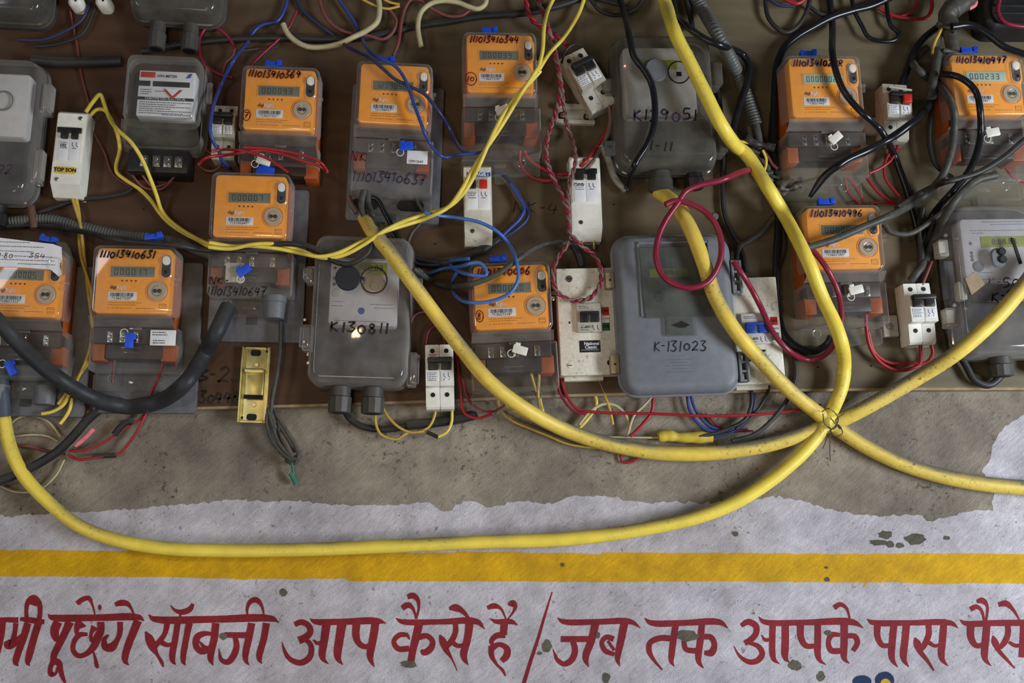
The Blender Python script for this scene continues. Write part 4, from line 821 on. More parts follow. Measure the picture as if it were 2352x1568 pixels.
MB().poly([(0, -6), (44, -6), (22, 16)], 77, 78.4).build('warning_triangle', REDP, b2, smooth=False); MB().poly([(5, -8), (39, -8), (22, 9)], 78.4, 79).build('triangle_centre', PAPER, b2, smooth=False)
printlines([(-54, -30, -5), (-54, -28, 0), (-54, -34, 5), (-20, 6, -2), (-54, 68, 24), (-54, 30, 29), (-54, 66, 34), (-54, 20, 39), (-54, 68, 44), (-54, 50, 49), (0, 68, 52)], 76.3, 17, 1.4).build('small_print', INK, b2, smooth=False, fix=False)
MB().loft(0, 18, 196, 220, 28, [(20, 0), (24, 0), (26, 4), (60, 8), (62, 8)], False, False, 8).build('cover_skirt', CLEARM, b2)
MB().loft(0, -2, 176, 158, 22, [(58, 0), (90, 3), (98, 6), (103, 11), (104, 14)], False, True, 8).build('clear_cover', CLEAR, b2)
MB().loops([[(-84, 74, 100), (84, 74, 100)], [(-88, 82, 88), (88, 82, 88)], [(-92, 110, 62), (92, 110, 62)], [(-94, 124, 30), (94, 124, 30)]], False, False, False).build('sloping_front', CLEARD, b2)
o = MB().box(-74, 66, 126, 178, 0, 60, 3).build('terminal_block', BLACKP, b2)
for x in (-36, -8, 18, 44): MB().box(x-9, x+9, 140, 166, 59, 62, 1).cyl(x, 147, 4.5, 62, 64, 12).cyl(x, 158, 4.5, 62, 64, 12).build('terminal_screw', STEEL, o)
MB().cyly(101, 50, -36, 10, 7, 7, 12).build('seal_post', CLEARM, b2)
# bottoms of the boxes above the frame
for cx_, w_, lab, gl in ((32, 166, 'dusty pale meter box showing only its lower edge at the upper left corner', ()), (408, 216, 'dusty pale meter box with two cable glands, its lower edge at the top left', ((-45, 0), (32, 0)))):
    t = enclosure('meter_enclosure', cx_, -120, w_, 300, 88, 34, lab, 'meter box', 1.5, cm=CLEARD)
    MB().box(-w_/2+16, w_/2-16, -120, 60, 30, 60, 3).build('inner_meter', PAPERG, t)
    for x, _ in gl: gland(t, x, 146, 206, 20, 30)
t = thing('black_meter_box', 2330, -20, BOARD+70, 'black plastic box in the upper right corner behind red and black wires', 'meter box', -2)
MB().loft(0, 0, 150, 170, 26, [(0, 0), (50, 0), (64, 5), (70, 12)], True, True, 7).build('body', BLACKP, t); MB().box(-50, 70, 30, 36, 66, 74, 1.5).box(-50, 70, 48, 52, 66, 73, 1.5).build('cover_rib', BLACKP, t)
for x_, lab in ((170, 'left one of two at the top edge'), (233, 'right one of two at the top edge')):
    t = thing('porcelain_cap', x_, -3, 70, 'small white fuse cap, ' + lab, 'fuse'); MB().loft(0, 0, 34, 28, 12, [(0, 0), (34, 0), (42, 4), (45, 9)], True, True).build('cap', WHITEP, t); MB().cyl(4, 4, 2.5, 44.5, 46, 10).build('cap_screw', DARKR, t)

# ================================================================ brass strip plate
d1 = thing('brass_plate', 583, 882, BOARD+14, 'brass coloured slotted steel plate screwed vertically to the board edge', 'mounting plate', 1.2)
MB().box(-33, 33, -87, 87, 0, 4, 1.5).box(-33, -29, -87, 87, 3, 13, 1).box(27, 33, -87, 82, 3, 11, 1).box(-26, 22, -87, -84, 3, 8, 1).box(-30, 26, 82, 87, 3, 9, 1).build('plate', BRASS, d1)
MB().loft(0, 0, 46, 62, 6, [(4, 0), (10, 2), (12, 6)]).box(-23, 23, -36, -26, 4, 20, 3).build('clamp_bridge', BRASS, d1)
for y in (-74, 74): MB().loft(-2, y, 24, 15, 6, [(3.8, 0), (4.6, .5)]).build('slot_hole', DARKR, d1)
MB().box(-22, 22, 24, 34, 11.6, 12.6, .4).build('bridge_slot', DARKR, d1)
for y in (-46, 46): screwhead(d1, 2, y, 4, 5)
MB().cyl(24, -78, 3.2, 3.8, 4.8, 12).cyl(-24, 76, 3.2, 3.8, 4.8, 12).build('fixing_hole', DARKR, d1)
# red stub and loose bits
t = thing('pipe_stub', 68, 492, BOARD+40, 'short dusty brown pipe end standing above the grey corrugated conduit', 'pipe', -14)
MB().cyly(0, 22, -26, 28, 9, 10, 14).build('pipe', mat('dusty_brown_plastic', (96, 62, 52), .6, dust=.4), t)
t = thing('wood_plug', 1643, 496, BOARD+12, 'small grey round plug stuck in the board above the grey meter box', 'plug'); MB().cyl(0, 0, 8, 0, 12, 16, 2).build('plug', GREYP, t)
# ================================================================ cables and wires
YEL = mat('yellow_cable_sheath', (246, 220, 84), 0.34, var=0.08, scale=55, bump=0.1, dust=0.85, grime=.5, dustcol=(136, 126, 90))
YELD = mat('dirty_yellow_cable_sheath', (240, 208, 84), 0.42, var=0.14, scale=45, bump=0.2, dust=1.7, grime=.9, dustcol=(124, 118, 98))
YELT = mat('thin_yellow_wire_sheath', (226, 204, 84), 0.4, var=0.1, dust=0.35, dustcol=(140, 128, 92))
YELO = mat('ochre_wire_sheath', (196, 164, 70), 0.45, var=0.15, dust=0.5)
CREAMW = mat('cream_cable_sheath', (186, 176, 136), 0.45, var=0.12, dust=0.5)
BLK = mat('glossy_black_cable_sheath', (20, 21, 25), 0.22, var=0.1, bump=0.04, dust=0.22, dustcol=(96, 92, 86))
BLKD = mat('dusty_black_cable_sheath', (30, 30, 32), 0.45, var=0.15, dust=0.75, dustcol=(98, 92, 84))
GRY = mat('dusty_grey_cable_sheath', (62, 62, 58), 0.5, var=0.25, scale=140, bump=0.3, dust=0.7, dustcol=(112, 106, 92))
GRYL = mat('pale_grey_cable_sheath', (140, 134, 122), 0.5, var=0.2, dust=0.6)
GRYP = mat('grey_pink_cable_sheath', (112, 86, 78), 0.5, var=0.2, dust=0.6)
REDC = mat('red_wire_sheath', (156, 30, 38), 0.32, var=0.1, dust=0.3, dustcol=(120, 96, 92))
MAROON = mat('maroon_cable_sheath', (132, 24, 52), 0.3, var=0.1, dust=0.35, dustcol=(130, 100, 100))
PINKR = mat('faded_red_wire_sheath', (116, 56, 54), 0.5, var=0.2, dust=0.6)
BLU = mat('blue_wire_sheath', (42, 62, 136), 0.32, var=0.1, dust=0.4, dustcol=(110, 110, 116))
BLUL = mat('light_blue_wire_sheath', (62, 108, 186), 0.3, var=0.1, dust=0.35, dustcol=(120, 120, 122))
BLUD = mat('dark_blue_wire_sheath', (26, 38, 84), 0.4, var=0.15, dust=0.5)
CONDUIT = mat('grey_corrugated_conduit', (84, 88, 86), 0.45, var=0.1, dust=0.45)
TAPE = mat('dusty_wrapping_tape', (66, 64, 58), 0.5, var=0.3, scale=60, bump=0.6, dust=0.6)
YTAPE = mat('yellow_wrapping_tape', (206, 180, 60), 0.45, var=0.2, scale=60, bump=0.5, dust=0.4)
GREENW = mat('green_wire_end', (34, 110, 84), 0.4)
TIE = mat('twisted_tie_wire', (92, 86, 70), 0.5, 0.5)
PINK = mat('pink_heat_shrink', (222, 122, 128), 0.4)

OBST = [(547, 148, 738, 372, 128), (812, 138, 1000, 300, 128), (812, 300, 1004, 475, 100), (1060, 65, 1240, 210, 128), (1060, 210, 1245, 375, 100),
        (1818, 125, 1990, 270, 128), (1790, 270, 2000, 420, 100), (2190, 120, 2400, 260, 128), (2180, 260, 2400, 420, 100), (1850, 468, 2040, 625, 128), (1850, 625, 2050, 780, 100),
        (480, 390, 670, 550, 128), (475, 550, 690, 750, 100), (208, 560, 415, 745, 128), (208, 745, 415, 870, 100), (-50, 560, 165, 750, 128), (-50, 750, 165, 860, 100),
        (1080, 600, 1270, 765, 128), (1080, 765, 1285, 910, 100), (705, 535, 945, 885, 118), (1415, 75, 1650, 390, 114), (2195, 452, 2400, 815, 118),
        (1418, 530, 1700, 905, 112), (1282, 612, 1425, 880, 72), (1675, 630, 1795, 880, 68), (270, 122, 470, 345, 130), (-50, 115, 95, 455, 114), (122, 255, 212, 455, 80),
        (478, 238, 540, 350, 98), (1063, 378, 1137, 570, 78), (1300, 360, 1388, 550, 80), (975, 785, 1048, 935, 98), (2072, 648, 2162, 785, 98), (2018, 183, 2098, 300, 98),
        (1290, 110, 1420, 240, 105), (300, -40, 515, 30, 114), (-50, -40, 110, 35, 114), (548, 790, 618, 972, 45)]
def hfield(x, y, r, floor):
    h = floor+r
    for x0, y0, x1, y1, ho in OBST:
        d = math.hypot(max(x0-x, 0, x-x1), max(y0-y, 0, y-y1))
        if d < 40:
            hh = ho+r+2-(d/40)**2*(ho-25)*.8 if d > 4 else ho+r+2
            h = max(h, hh)
    return h
def path(pts, r, lift=0, over=True, h=None, ends=(None, None), n=7):
    """pixel path -> list of (x, y, height above the wall)"""
    P = catmull([(p[0], p[1], p[2] if len(p) > 2 else -1) for p in pts], n); out = []
    if h is None:
        hs = []
        for x, y, z in P:
            fl = BOARD if y < 930 else 2
            hs.append((hfield(x, y, r, fl) if over else fl+r)+lift+1)
        for it in range(10):
            s_ = [(hs[max(i-1, 0)]+hs[i]*2+hs[min(i+1, len(hs)-1)])/4 for i in range(len(hs))]
            hs = [max(a, b) if over else a for a, b in zip(s_, hs)] if it < 5 else s_
    else: hs = [h]*len(P)
    if any(len(p) > 2 for p in pts) : hs = [z if len(pts[0]) > 2 else q for (x, y, z), q in zip(P, hs)]
    m_ = max(3, min(len(hs)//3, 12))
    if ends[0] is not None:
        for i in range(m_): t = i/m_; hs[i] = ends[0]*(1-t)+hs[i]*t
    if ends[1] is not None:
        for i in range(m_): t = i/m_; hs[-1-i] = ends[1]*(1-t)+hs[-1-i]*t
    return [(x, y, q) for (x, y, z), q in zip(P, hs)]
def tubemesh(P, rfun, n, verts, faces):
    pts = [W(*p) for p in P]; k = [SC(*p)[0] for p in P[::max(1, len(P)//12)]]
    R = [rfun(i/(len(P)-1))*k[min(i//max(1, len(P)//12), len(k)-1)]*U for i in range(len(P))]
    lo = sweep(pts, R, n); base = len(verts)
    for lp in lo: verts += [tuple(v) for v in lp]
    for i in range(len(lo)-1):
        for j in range(n): a = base+i*n+j; b = base+i*n+(j+1) % n; faces.append((a, b, b+n, a+n))
    faces.append(tuple(base+j for j in reversed(range(n)))); faces.append(tuple(base+(len(lo)-1)*n+j for j in range(n)))
def mesh_at(name, v, f, m, parent=None):
    o0 = Vector(v[0]) if parent is None else Vector((0, 0, 0))
    me = bpy.data.meshes.new(name); me.from_pydata([tuple(Vector(p)-o0) for p in v], [], f)
    o = finish(me, name, m, parent, ang=60); o.location = o0; return o
def cable(name, pts, r, m, label, cat='cable', lift=0, over=True, h=None, ends=(None, None), n=10, parent=None, lump=0, group=None, taper=0, raw=False):
    P = path(pts, r, lift, over, h, ends) if not raw else pts
    rnd = random.Random(len(label) if label else 3); ph = rnd.uniform(0, 6)
    def rf(t): return r*(1+lump*math.sin(t*len(P)*.9+ph)*.5+lump*math.sin(t*len(P)*.37+ph))*(1-taper*max(0, (t-.9)/.1))
    v, f = [], []; tubemesh(P, rf, n, v, f); o = mesh_at(name, v, f, m, parent)
    if parent is None: tag(o, label, cat, group)
    elif label: o['label'] = label
    return o
def twisted(name, pts, r, m, label, cat='cable', pitch=60, lift=0, ends=(None, None), m2=None, sep=1.0, h=None, over=True):
    """two strands twisted around each other, one object with two strand parts"""
    P = path(pts, r*1.6, lift, over, h, ends, n=8); S = [0]
    for i in range(1, len(P)): S.append(S[-1]+math.dist(P[i][:2], P[i-1][:2]))
    t = bpy.data.objects.new(name, None); COL.objects.link(t); t.location = W(*P[0]); tag(t, label, cat)
    bpy.context.view_layer.update() if False else None
    for k in (0, 1):
        Q = []
        for i, p in enumerate(P):
            a = P[max(i-1, 0)]; b = P[min(i+1, len(P)-1)]; dx, dy = b[0]-a[0], b[1]-a[1]; d = math.hypot(dx, dy) or 1
            an = S[i]/pitch*2*math.pi+k*math.pi; q = r*sep*math.cos(an)
            Q.append((p[0]-dy/d*q, p[1]+dx/d*q, p[2]+r*sep*math.sin(an)))
        v, f = [], []; tubemesh(Q, lambda t_: r, 8, v, f)
        v = [tuple(Vector(a)-t.location) for a in v]
        me = bpy.data.meshes.new('strand'); me.from_pydata(v, [], f); finish(me, 'strand', m if k == 0 else (m2 or m), t, ang=60)
    return t
def conduit(pts, r, label, lift=0, pitch=7.0, h=None, over=True):
    P = path(pts, r, lift, over, h, n=30); S = [0]
    for i in range(1, len(P)): S.append(S[-1]+math.dist(P[i][:2], P[i-1][:2]))
    Q = []; R = []; s = 0; j = 0
    while s < S[-1]:
        while S[j+1] < s: j += 1
        t = (s-S[j])/max(S[j+1]-S[j], 1e-6); Q.append(tuple(a+(b-a)*t for a, b in zip(P[j], P[j+1]))); R.append(r if int(len(Q)/2) % 2 else r*.84); s += pitch/4
    v, f = [], []; n_ = len(Q)-1; tubemesh(Q, lambda t: R[int(round(t*n_))], 12, v, f)
    return tag(mesh_at('corrugated_conduit', v, f, CONDUIT), label, 'conduit')

# --- the heavy yellow cables
y1 = cable('yellow_cable', [(8, 955), (22, 1022), (52, 1088), (110, 1152), (180, 1206), (260, 1238), (370, 1258), (500, 1264), (700, 1262), (900, 1254), (1100, 1245), (1300, 1238), (1450, 1220),
    (1600, 1188), (1700, 1148), (1800, 1080), (1870, 1010), (1912, 940), (1935, 880), (1938, 815), (1922, 755), (1890, 685), (1856, 600), (1808, 505), (1760, 425), (1712, 352), (1690, 335), (1655, 285), (1618, 212), (1585, 145), (1552, 80), (1532, 20), (1520, -30)],
    15.5, YEL, 'bright yellow cable hanging in a great loop down to the painted stripe', n=16, lift=18, h=None)
nk = cable('torn_sheath', [(1690, 330, 62), (1698, 344, 66), (1712, 352, 62)], 8, YEL, 'bulge in the sheath', parent=None, raw=True, n=8, cat='x') if False else None
cf = cable('cuff', [(2, 850, 62), (3, 900, 60), (8, 956, 58)], 17, mat('blue_grey_cuff', (70, 80, 94), .5), 'blue-grey cuff on the yellow cable at the left edge', cat='cable cuff', raw=True, n=14)
y2 = cable('yellow_cable', [(838, 500, 80), (858, 535, 122), (888, 570, 140), (940, 640, 142), (1000, 722, 120), (1060, 800, 115), (1120, 872, 122), (1200, 935, 95), (1300, 988, 45), (1400, 1020, 28), (1520, 1040, 24), (1640, 1040, 24), (1760, 1022, 26), (1850, 995, 28),
    (1930, 965, 34), (1990, 935, 50), (2100, 872, 70), (2200, 808, 120), (2290, 728, 140), (2352, 655, 142), (2400, 590, 142)], 17, YELD, 'dirty yellow cable running from the meter marked 637 across to the lower right box', n=16, h=None)
y3 = cable('yellow_cable', [(1512, 440, 60), (1528, 450, 75), (1556, 474, 110), (1590, 535, 136), (1615, 600, 138), (1642, 680, 138), (1690, 762, 136), (1750, 830, 110), (1810, 893, 75), (1880, 950, 40), (1920, 980, 24), (1980, 1020, 20), (2060, 1060, 20), (2150, 1090, 20), (2250, 1110, 20), (2352, 1120, 20), (2440, 1124, 20)],
    17, YELD, 'dirty yellow cable leaving the gland of box K 129051 and passing over the grey box', n=16)
# tie wire at the crossing
t = bpy.data.objects.new('tie_wire', None); COL.objects.link(t); t.location = W(1905, 970, 60); tag(t, 'thin steel wire tied round the crossing of the three yellow cables', 'wire')
for pts in ([(1888, 945, 62), (1905, 938, 92), (1925, 960, 70), (1915, 985, 60), (1895, 975, 60), (1890, 950, 76)], [(1905, 990, 62), (1925, 975, 70), (1935, 995, 60), (1915, 1000, 72), (1905, 980, 66)],
            [(1908, 960, 92), (1930, 985, 62), (1920, 965, 70), (1938, 950, 60)], [(1905, 990, 50), (1898, 1010, 40), (1890, 1030, 35)], [(1908, 990, 50), (1906, 1030, 38), (1907, 1058, 30)]):
    v, f = [], []; tubemesh(catmull(pts, 6), lambda q: 1.3, 6, v, f); v = [tuple(Vector(a)-t.location) for a in v]
    me = bpy.data.meshes.new('wire_loop'); me.from_pydata(v, [], f); finish(me, 'wire_loop', TIE, t)

# --- thin yellow twisted pairs
twisted('twin_yellow_wire', [(480, 562), (530, 568), (580, 563), (640, 566), (690, 578), (735, 590), (780, 584), (830, 560), (880, 532), (930, 512), (980, 496), (1030, 475), (1062, 440), (1088, 395), (1112, 350), (1140, 300), (1165, 258), (1192, 218), (1218, 186), (1238, 160)],
        5.0, YELT, 'twisted pair of thin yellow wires swinging up across the middle meters', pitch=330, lift=10)
cable('yellow_wire', [(1234, 166), (1246, 118), (1250, 60), (1258, 25), (1275, -10)], 4.6, YELT, 'left yellow strand rising from the twisted pair to the top edge', 'wire', lift=16)
cable('yellow_wire', [(1238, 160), (1262, 122), (1290, 92), (1318, 52), (1332, 25), (1344, -10)], 4.6, YELT, 'right yellow strand rising from the twisted pair to the top edge', 'wire', lift=16)
cable('yellow_wire', [(197, 258, 60), (215, 232, 60), (230, 217, 50), (240, 240, 50), (250, 268, 60), (270, 298, 110), (302, 328, 120), (326, 365, 110), (345, 410, 90), (360, 450, 60), (370, 480, 45), (384, 500, 42), (410, 522, 45), (440, 541, 60), (484, 561, 120), (510, 564, 124)], 4.8, YELT,
      'thin yellow wire from the TOP SON breaker, passing over the old meter cover', 'wire')
cable('yellow_wire', [(203, 270, 50), (222, 252, 45), (240, 253, 42), (258, 280, 60), (270, 308, 80), (275, 345, 60), (267, 380, 45), (269, 396, 42), (287, 412, 40), (320, 434, 38), (348, 462, 38), (366, 488, 38), (388, 512, 38), (420, 534, 40), (450, 549, 60), (484, 567, 118), (510, 569, 122)], 4.8, YELT,
      'thin yellow wire from the TOP SON breaker, looping low beside the old meter', 'wire')
twisted('twin_yellow_wire', [(170, 452), (177, 480), (184, 515), (185, 545), (190, 590), (198, 630), (206, 670), (212, 715), (213, 760), (211, 800), (198, 835), (178, 868), (160, 900), (135, 930)],
        4.0, YELO, 'twin yellow wire hanging from the TOP SON breaker between the two leftmost orange meters', pitch=240, lift=4, h=48)
cable('yellow_wire', [(160, 905), (145, 930), (120, 945), (96, 950)], 4.2, YELT, 'upper yellow wire end poking out below the left edge meter', 'wire', h=50)
cable('yellow_wire', [(166, 914), (160, 940), (150, 958), (138, 973)], 4.2, YELT, 'lower yellow wire end poking out below the left edge meter', 'wire', h=44)
# --- corrugated conduits
conduit([(-20, 513), (50, 506), (110, 503), (180, 518), (260, 536), (340, 546), (410, 556), (450, 574), (500, 590), (570, 594), (630, 588), (690, 574)], 12.5, 'grey corrugated conduit running under the yellow wires at left', over=False, lift=4, h=None)
conduit([(1590, -20), (1640, 66), (1680, 138), (1712, 215), (1737, 288)], 15, 'grey corrugated conduit slanting down beside box K 129051', over=True, lift=8)
cable('grey_pipe', [(1728, 262), (1738, 300), (1745, 345)], 10, GRY, 'grey inner tube below the slanting conduit', 'pipe', h=52)
tj = cable('taped_joint', [(1712, 318), (1735, 330), (1760, 335), (1778, 340)], 8, BLKD, 'black taped wire joint below the slanting conduit', 'taped joint', h=66, lump=.25)
cable('taped_joint', [(1735, 340), (1742, 370), (1752, 395), (1772, 415), (1800, 425), (1830, 422), (1842, 412)], 10, TAPE, 'crumbling dusty taped joint beside the lower left of the meter marked 41022', 'taped joint', h=46, lump=.4)
cable('taped_joint', [(1765, 410), (1776, 440), (1785, 480), (1784, 510)], 8, TAPE, 'dusty tape wrapped wires running down to the meter marked 496', 'taped joint', h=40, lump=.35)
cable('yellow_wire', [(1688, 322), (1705, 325), (1720, 328)], 3, YELT, 'tiny bare yellow end left of the black taped joint', 'wire', h=68)
cable('yellow_wire', [(1752, 345), (1760, 365), (1758, 385), (1752, 400)], 2.8, YELT, 'tiny yellow loop under the black taped joint', 'wire', h=62)
cable('red_wire', [(1752, 345), (1765, 362), (1775, 378), (1786, 388)], 3.5, PINKR, 'short faded red wire end under the black taped joint', 'wire', h=60)
cable('grey_wire', [(1696, 335), (1715, 340), (1745, 352)], 3.2, GRY, 'thin grey wire joining the black taped joint', 'wire', h=64)

# --- black and grey cables, upper left to right
cable('black_cable', [(75, 138), (130, 143), (200, 143), (280, 140)], 13, BLKD, 'fat dusty black cable between the left edge box and the old meter', h=44)
cable('black_cable', [(325, 118), (380, 108), (440, 99), (520, 91), (600, 88), (680, 88), (760, 90), (830, 88), (900, 74), (960, 60), (1040, 48), (1100, 38), (1220, 28), (1300, 8), (1350, -10)], 8, BLKD, 'dusty dark cable crossing behind the wires along the top of the board', h=38)
cable('blue_wire', [(40, 92), (100, 91), (150, 72), (188, 45), (208, 5)], 3.5, BLUD, 'dark blue wire below the left upper box', 'wire', h=40)
cable('black_wire', [(78, 108), (140, 100), (190, 76), (218, 20)], 3.5, BLKD, 'thin black wire below the dark blue one at the top left', 'wire', h=38)
cable('brown_wire', [(160, 20), (176, 100), (186, 170), (205, 240)], 2.5, PINKR, 'thin brown wire hanging down to the TOP SON breaker', 'wire', h=30)
cable('brown_wire', [(212, 300), (240, 350), (260, 400), (300, 430)], 2.5, PINKR, 'thin brown wire running down right of the TOP SON breaker', 'wire', h=30)
cable('black_cable', [(310, 425), (290, 442), (240, 453), (180, 460), (120, 478), (80, 492)], 5, BLKD, 'thin black cable below the TOP SON breaker', h=36)
cable('red_wire', [(325, 400, 60), (350, 428, 40), (385, 420, 45), (405, 400, 60)], 2.8, PINKR, 'faded red wire loop under the old meter terminal block', 'wire')
cable('red_wire', [(300, 398, 60), (330, 430, 40), (370, 434, 40), (395, 412, 60)], 2.8, PINKR, 'lower faded red wire loop under the old meter terminal block', 'wire')
cable('black_cable', [(-20, 521), (60, 518), (130, 522), (200, 534), (260, 550), (330, 557), (400, 563), (480, 575), (540, 570), (610, 562), (670, 560), (710, 566), (742, 583), (768, 600), (800, 606), (832, 592), (853, 566), (861, 532), (858, 500), (846, 468), (838, 440)],
      6.5, BLKD, 'dark grey cable running along the left conduit and hooking up to the meter marked 637', lift=6, ends=(None, 60))
cable('thick_black_cable', [(-30, 712), (0, 742), (60, 806), (130, 866), (200, 908), (265, 930), (320, 932), (380, 915), (430, 874), (468, 815), (498, 760), (524, 705)], 19, mat('dusty_rubber_black', (38, 40, 46), .5, dust=.6, dustcol=(92, 88, 84)),
      'very thick black cable bending up into the base of the meter marked 647', lift=6, ends=(None, 70), n=16)
cable('blue_wire', [(662, -10), (650, 30), (634, 50), (602, 57), (585, 70), (568, 98), (548, 122), (530, 150), (511, 190), (494, 232), (486, 265), (483, 300), (492, 330), (502, 345), (510, 368), (530, 388)], 4.2, BLU, 'blue wire running from the top edge down across the small dusty breaker', 'wire', lift=6, ends=(None, 50))
cable('red_wire', [(540, 110), (520, 80), (495, 64), (472, 66), (458, 92), (461, 130), (480, 157), (510, 172), (535, 178)], 3.8, MAROON, 'red wire loop left of the blue wire near the top', 'wire', h=44)
cable('red_wire', [(540, 108), (534, 128), (518, 145), (511, 172)], 3.2, PINKR, 'faded red wire dropping from the red loop behind the blue wire', 'wire', h=40)
cable('red_wire', [(682, 25), (664, 62), (640, 90), (616, 112), (590, 136), (565, 165)], 3.2, MAROON, 'dark red wire slanting down to the meter marked 369', 'wire', h=42)
cable('grey_wire', [(555, 117), (595, 112), (640, 108)], 2.6, GRY, 'thin grey wire above the meter marked 369', 'wire', h=32)
cable('red_wire', [(505, 190), (488, 240), (466, 270), (462, 310), (475, 345), (500, 358)], 3, PINKR, 'faded red wire curving left of the small dusty breaker', 'wire', h=40)
cable('red_wire', [(455, 378), (475, 362), (520, 356), (560, 350), (600, 345), (640, 352), (690, 368), (735, 382), (752, 396)], 3.6, REDC, 'longest of the red wires draped over the base of the meter marked 369', 'wire', lift=4)
cable('red_wire', [(485, 347), (520, 343), (565, 348), (610, 362), (640, 380), (662, 396)], 3.4, REDC, 'red wire draped over the base of the meter marked 369, ending at its seal', 'wire', lift=6)
cable('red_wire', [(752, 393), (735, 372), (690, 355), (640, 345), (600, 340), (560, 338)], 3.4, REDC, 'upper returning red wire over the base of the meter marked 369', 'wire', lift=8)
cable('red_wire', [(455, 378), (468, 390), (490, 392), (510, 378)], 2.4, PINKR, 'small grey-red wire hook left of the meter marked 369 base', 'wire', h=44)
cable('cream_cable', [(650, 55), (660, 76), (680, 95), (706, 107), (740, 108), (780, 100), (812, 85), (842, 70), (866, 50), (872, 20), (868, -10)], 6.5, CREAMW, 'cream cable loop with a yellow taped patch near the top', h=54)
cable('red_wire', [(732, -10), (742, 28), (760, 54), (785, 70), (812, 78), (845, 82), (880, 90), (902, 74), (910, 48), (895, 22)], 4.0, PINKR, 'faded red wire crossing under the cream cable loop', 'wire', h=46)
cable('blue_wire', [(678, -10), (692, 20), (730, 55), (770, 85), (800, 108), (848, 132), (880, 158), (905, 180), (945, 200), (975, 216), (1000, 246), (1022, 278), (1040, 312), (1058, 342), (1078, 352)], 4.0, BLUD, 'dark blue wire slanting across the face of the meter marked 637', 'wire', lift=3)
cable('blue_wire', [(772, -10), (796, 25), (818, 58), (833, 92), (848, 118), (880, 137), (908, 152), (928, 178), (942, 212), (952, 242), (966, 280), (982, 320), (1000, 346), (1020, 361), (1052, 355), (1092, 352), (1125, 346)], 4.0, BLU, 'blue wire from the top edge sagging right of the meter marked 637', 'wire', lift=8)
cable('yellow_wire', [(825, -5), (860, 12), (890, 20), (918, 14)], 3.2, YELO, 'thin yellow wire touching the top edge, left of centre', 'wire', h=50)
cable('yellow_wire', [(875, -6), (895, 5), (918, 10)], 3.0, YELO, 'shorter thin yellow wire at the top edge', 'wire', h=54)
cable('cream_cable', [(967, 106), (960, 62), (966, 30), (986, 10), (1012, 2), (1050, 5), (1076, 15), (1098, 20), (1114, 10), (1118, -10)], 6.0, CREAMW, 'cream cable with a free end hanging above the meters', h=56)
cable('red_wire', [(903, 128), (915, 98), (921, 58), (930, 20), (946, -2), (968, 2), (992, 20), (1030, 37), (1062, 35), (1082, 20)], 4.0, PINKR, 'faded red wire rising from the seal of the meter marked 637 to the top', 'wire', h=48)
cable('black_cable', [(1418, -20), (1437, 40), (1447, 92), (1456, 130), (1480, 162), (1496, 192), (1504, 240), (1501, 290), (1486, 332), (1462, 370), (1448, 402), (1438, 436)], 7.5, BLK, 'glossy black cable hanging in front of box K 129051', lift=4, ends=(None, 45))
cable('grey_cable', [(1380, 335), (1398, 368), (1412, 408), (1438, 438)], 8, GRYL, 'grey cable rising to meet the end of the glossy black cable', h=42)
cable('black_cable', [(1352, -8), (1378, 24), (1420, 35), (1460, 20), (1480, -6)], 4.5, BLKD, 'lower thin black loop at the top edge right of centre', h=44)
cable('black_cable', [(1358, -6), (1400, 5), (1432, 16), (1446, 26)], 4, BLKD, 'upper thin black wire at the top edge right of centre', h=40)
cable('black_cable', [(1545, -15), (1553, 34), (1578, 60), (1620, 90), (1660, 106), (1702, 122), (1720, 150), (1716, 190), (1702, 232), (1688, 280), (1682, 312), (1692, 334)], 8, BLK, 'glossy black cable bending over the slanting corrugated conduit', lift=34)
cable('black_cable', [(1572, -15), (1584, 30), (1592, 70)], 6, BLKD, 'short black cable left of the slanting conduit at the top', h=44)
cable('black_cable', [(1645, 190), (1656, 260), (1661, 330), (1660, 420), (1664, 490), (1682, 535), (1700, 562)], 5.5, BLKD, 'thin black cable running straight down right of box K 129051', h=36)
cable('black_cable', [(1778, 500), (1752, 530), (1722, 552), (1700, 566), (1692, 590), (1696, 620)], 6, GRY, 'dusty dark cable curving down to the rear white switch box', h=40)
cable('black_cable', [(1700, 566), (1708, 590), (1712, 625)], 5, BLKD, 'short black cable entering the top of the rear white switch box', h=34)
cable('black_cable', [(2050, -8), (2000, 14), (1960, 24), (1910, 40), (1868, 62), (1828, 86), (1800, 112), (1786, 145), (1780, 200), (1778, 260), (1777, 340), (1780, 420), (1788, 500), (1784, 580), (1783, 660), (1788, 730), (1806, 775), (1838, 800), (1872, 806), (1900, 790), (1910, 772)],
      8.5, BLK, 'long black cable dropping left of the meters marked 022 and 496', ends=(None, 60), h=44)
cable('black_cable', [(1775, 260), (1770, 340), (1776, 430), (1796, 520), (1800, 570), (1786, 620)], 7, BLKD, 'dusty black cable beside the long drop, left of the meter marked 022', h=36)
cable('black_cable', [(1757, -10), (1764, 38), (1784, 64), (1806, 75), (1832, 60), (1852, 28), (1862, -10)], 5, BLKD, 'thin black loop at the top edge above the meter marked 022', h=42)
cable('blue_wire', [(1762, -5), (1790, 12), (1825, 15)], 3.5, BLUD, 'short dark blue wire inside the thin black loop', 'wire', h=50)
cable('red_wire', [(1796, -6), (1830, 8), (1852, -4)], 5, REDC, 'short red wire touching the top edge above the meter marked 022', 'wire', h=54)
cable('black_cable', [(1858, 14), (1880, 30), (1905, 39)], 4.5, BLKD, 'tiny black wire piece left of the glossy hanging cable', h=40)
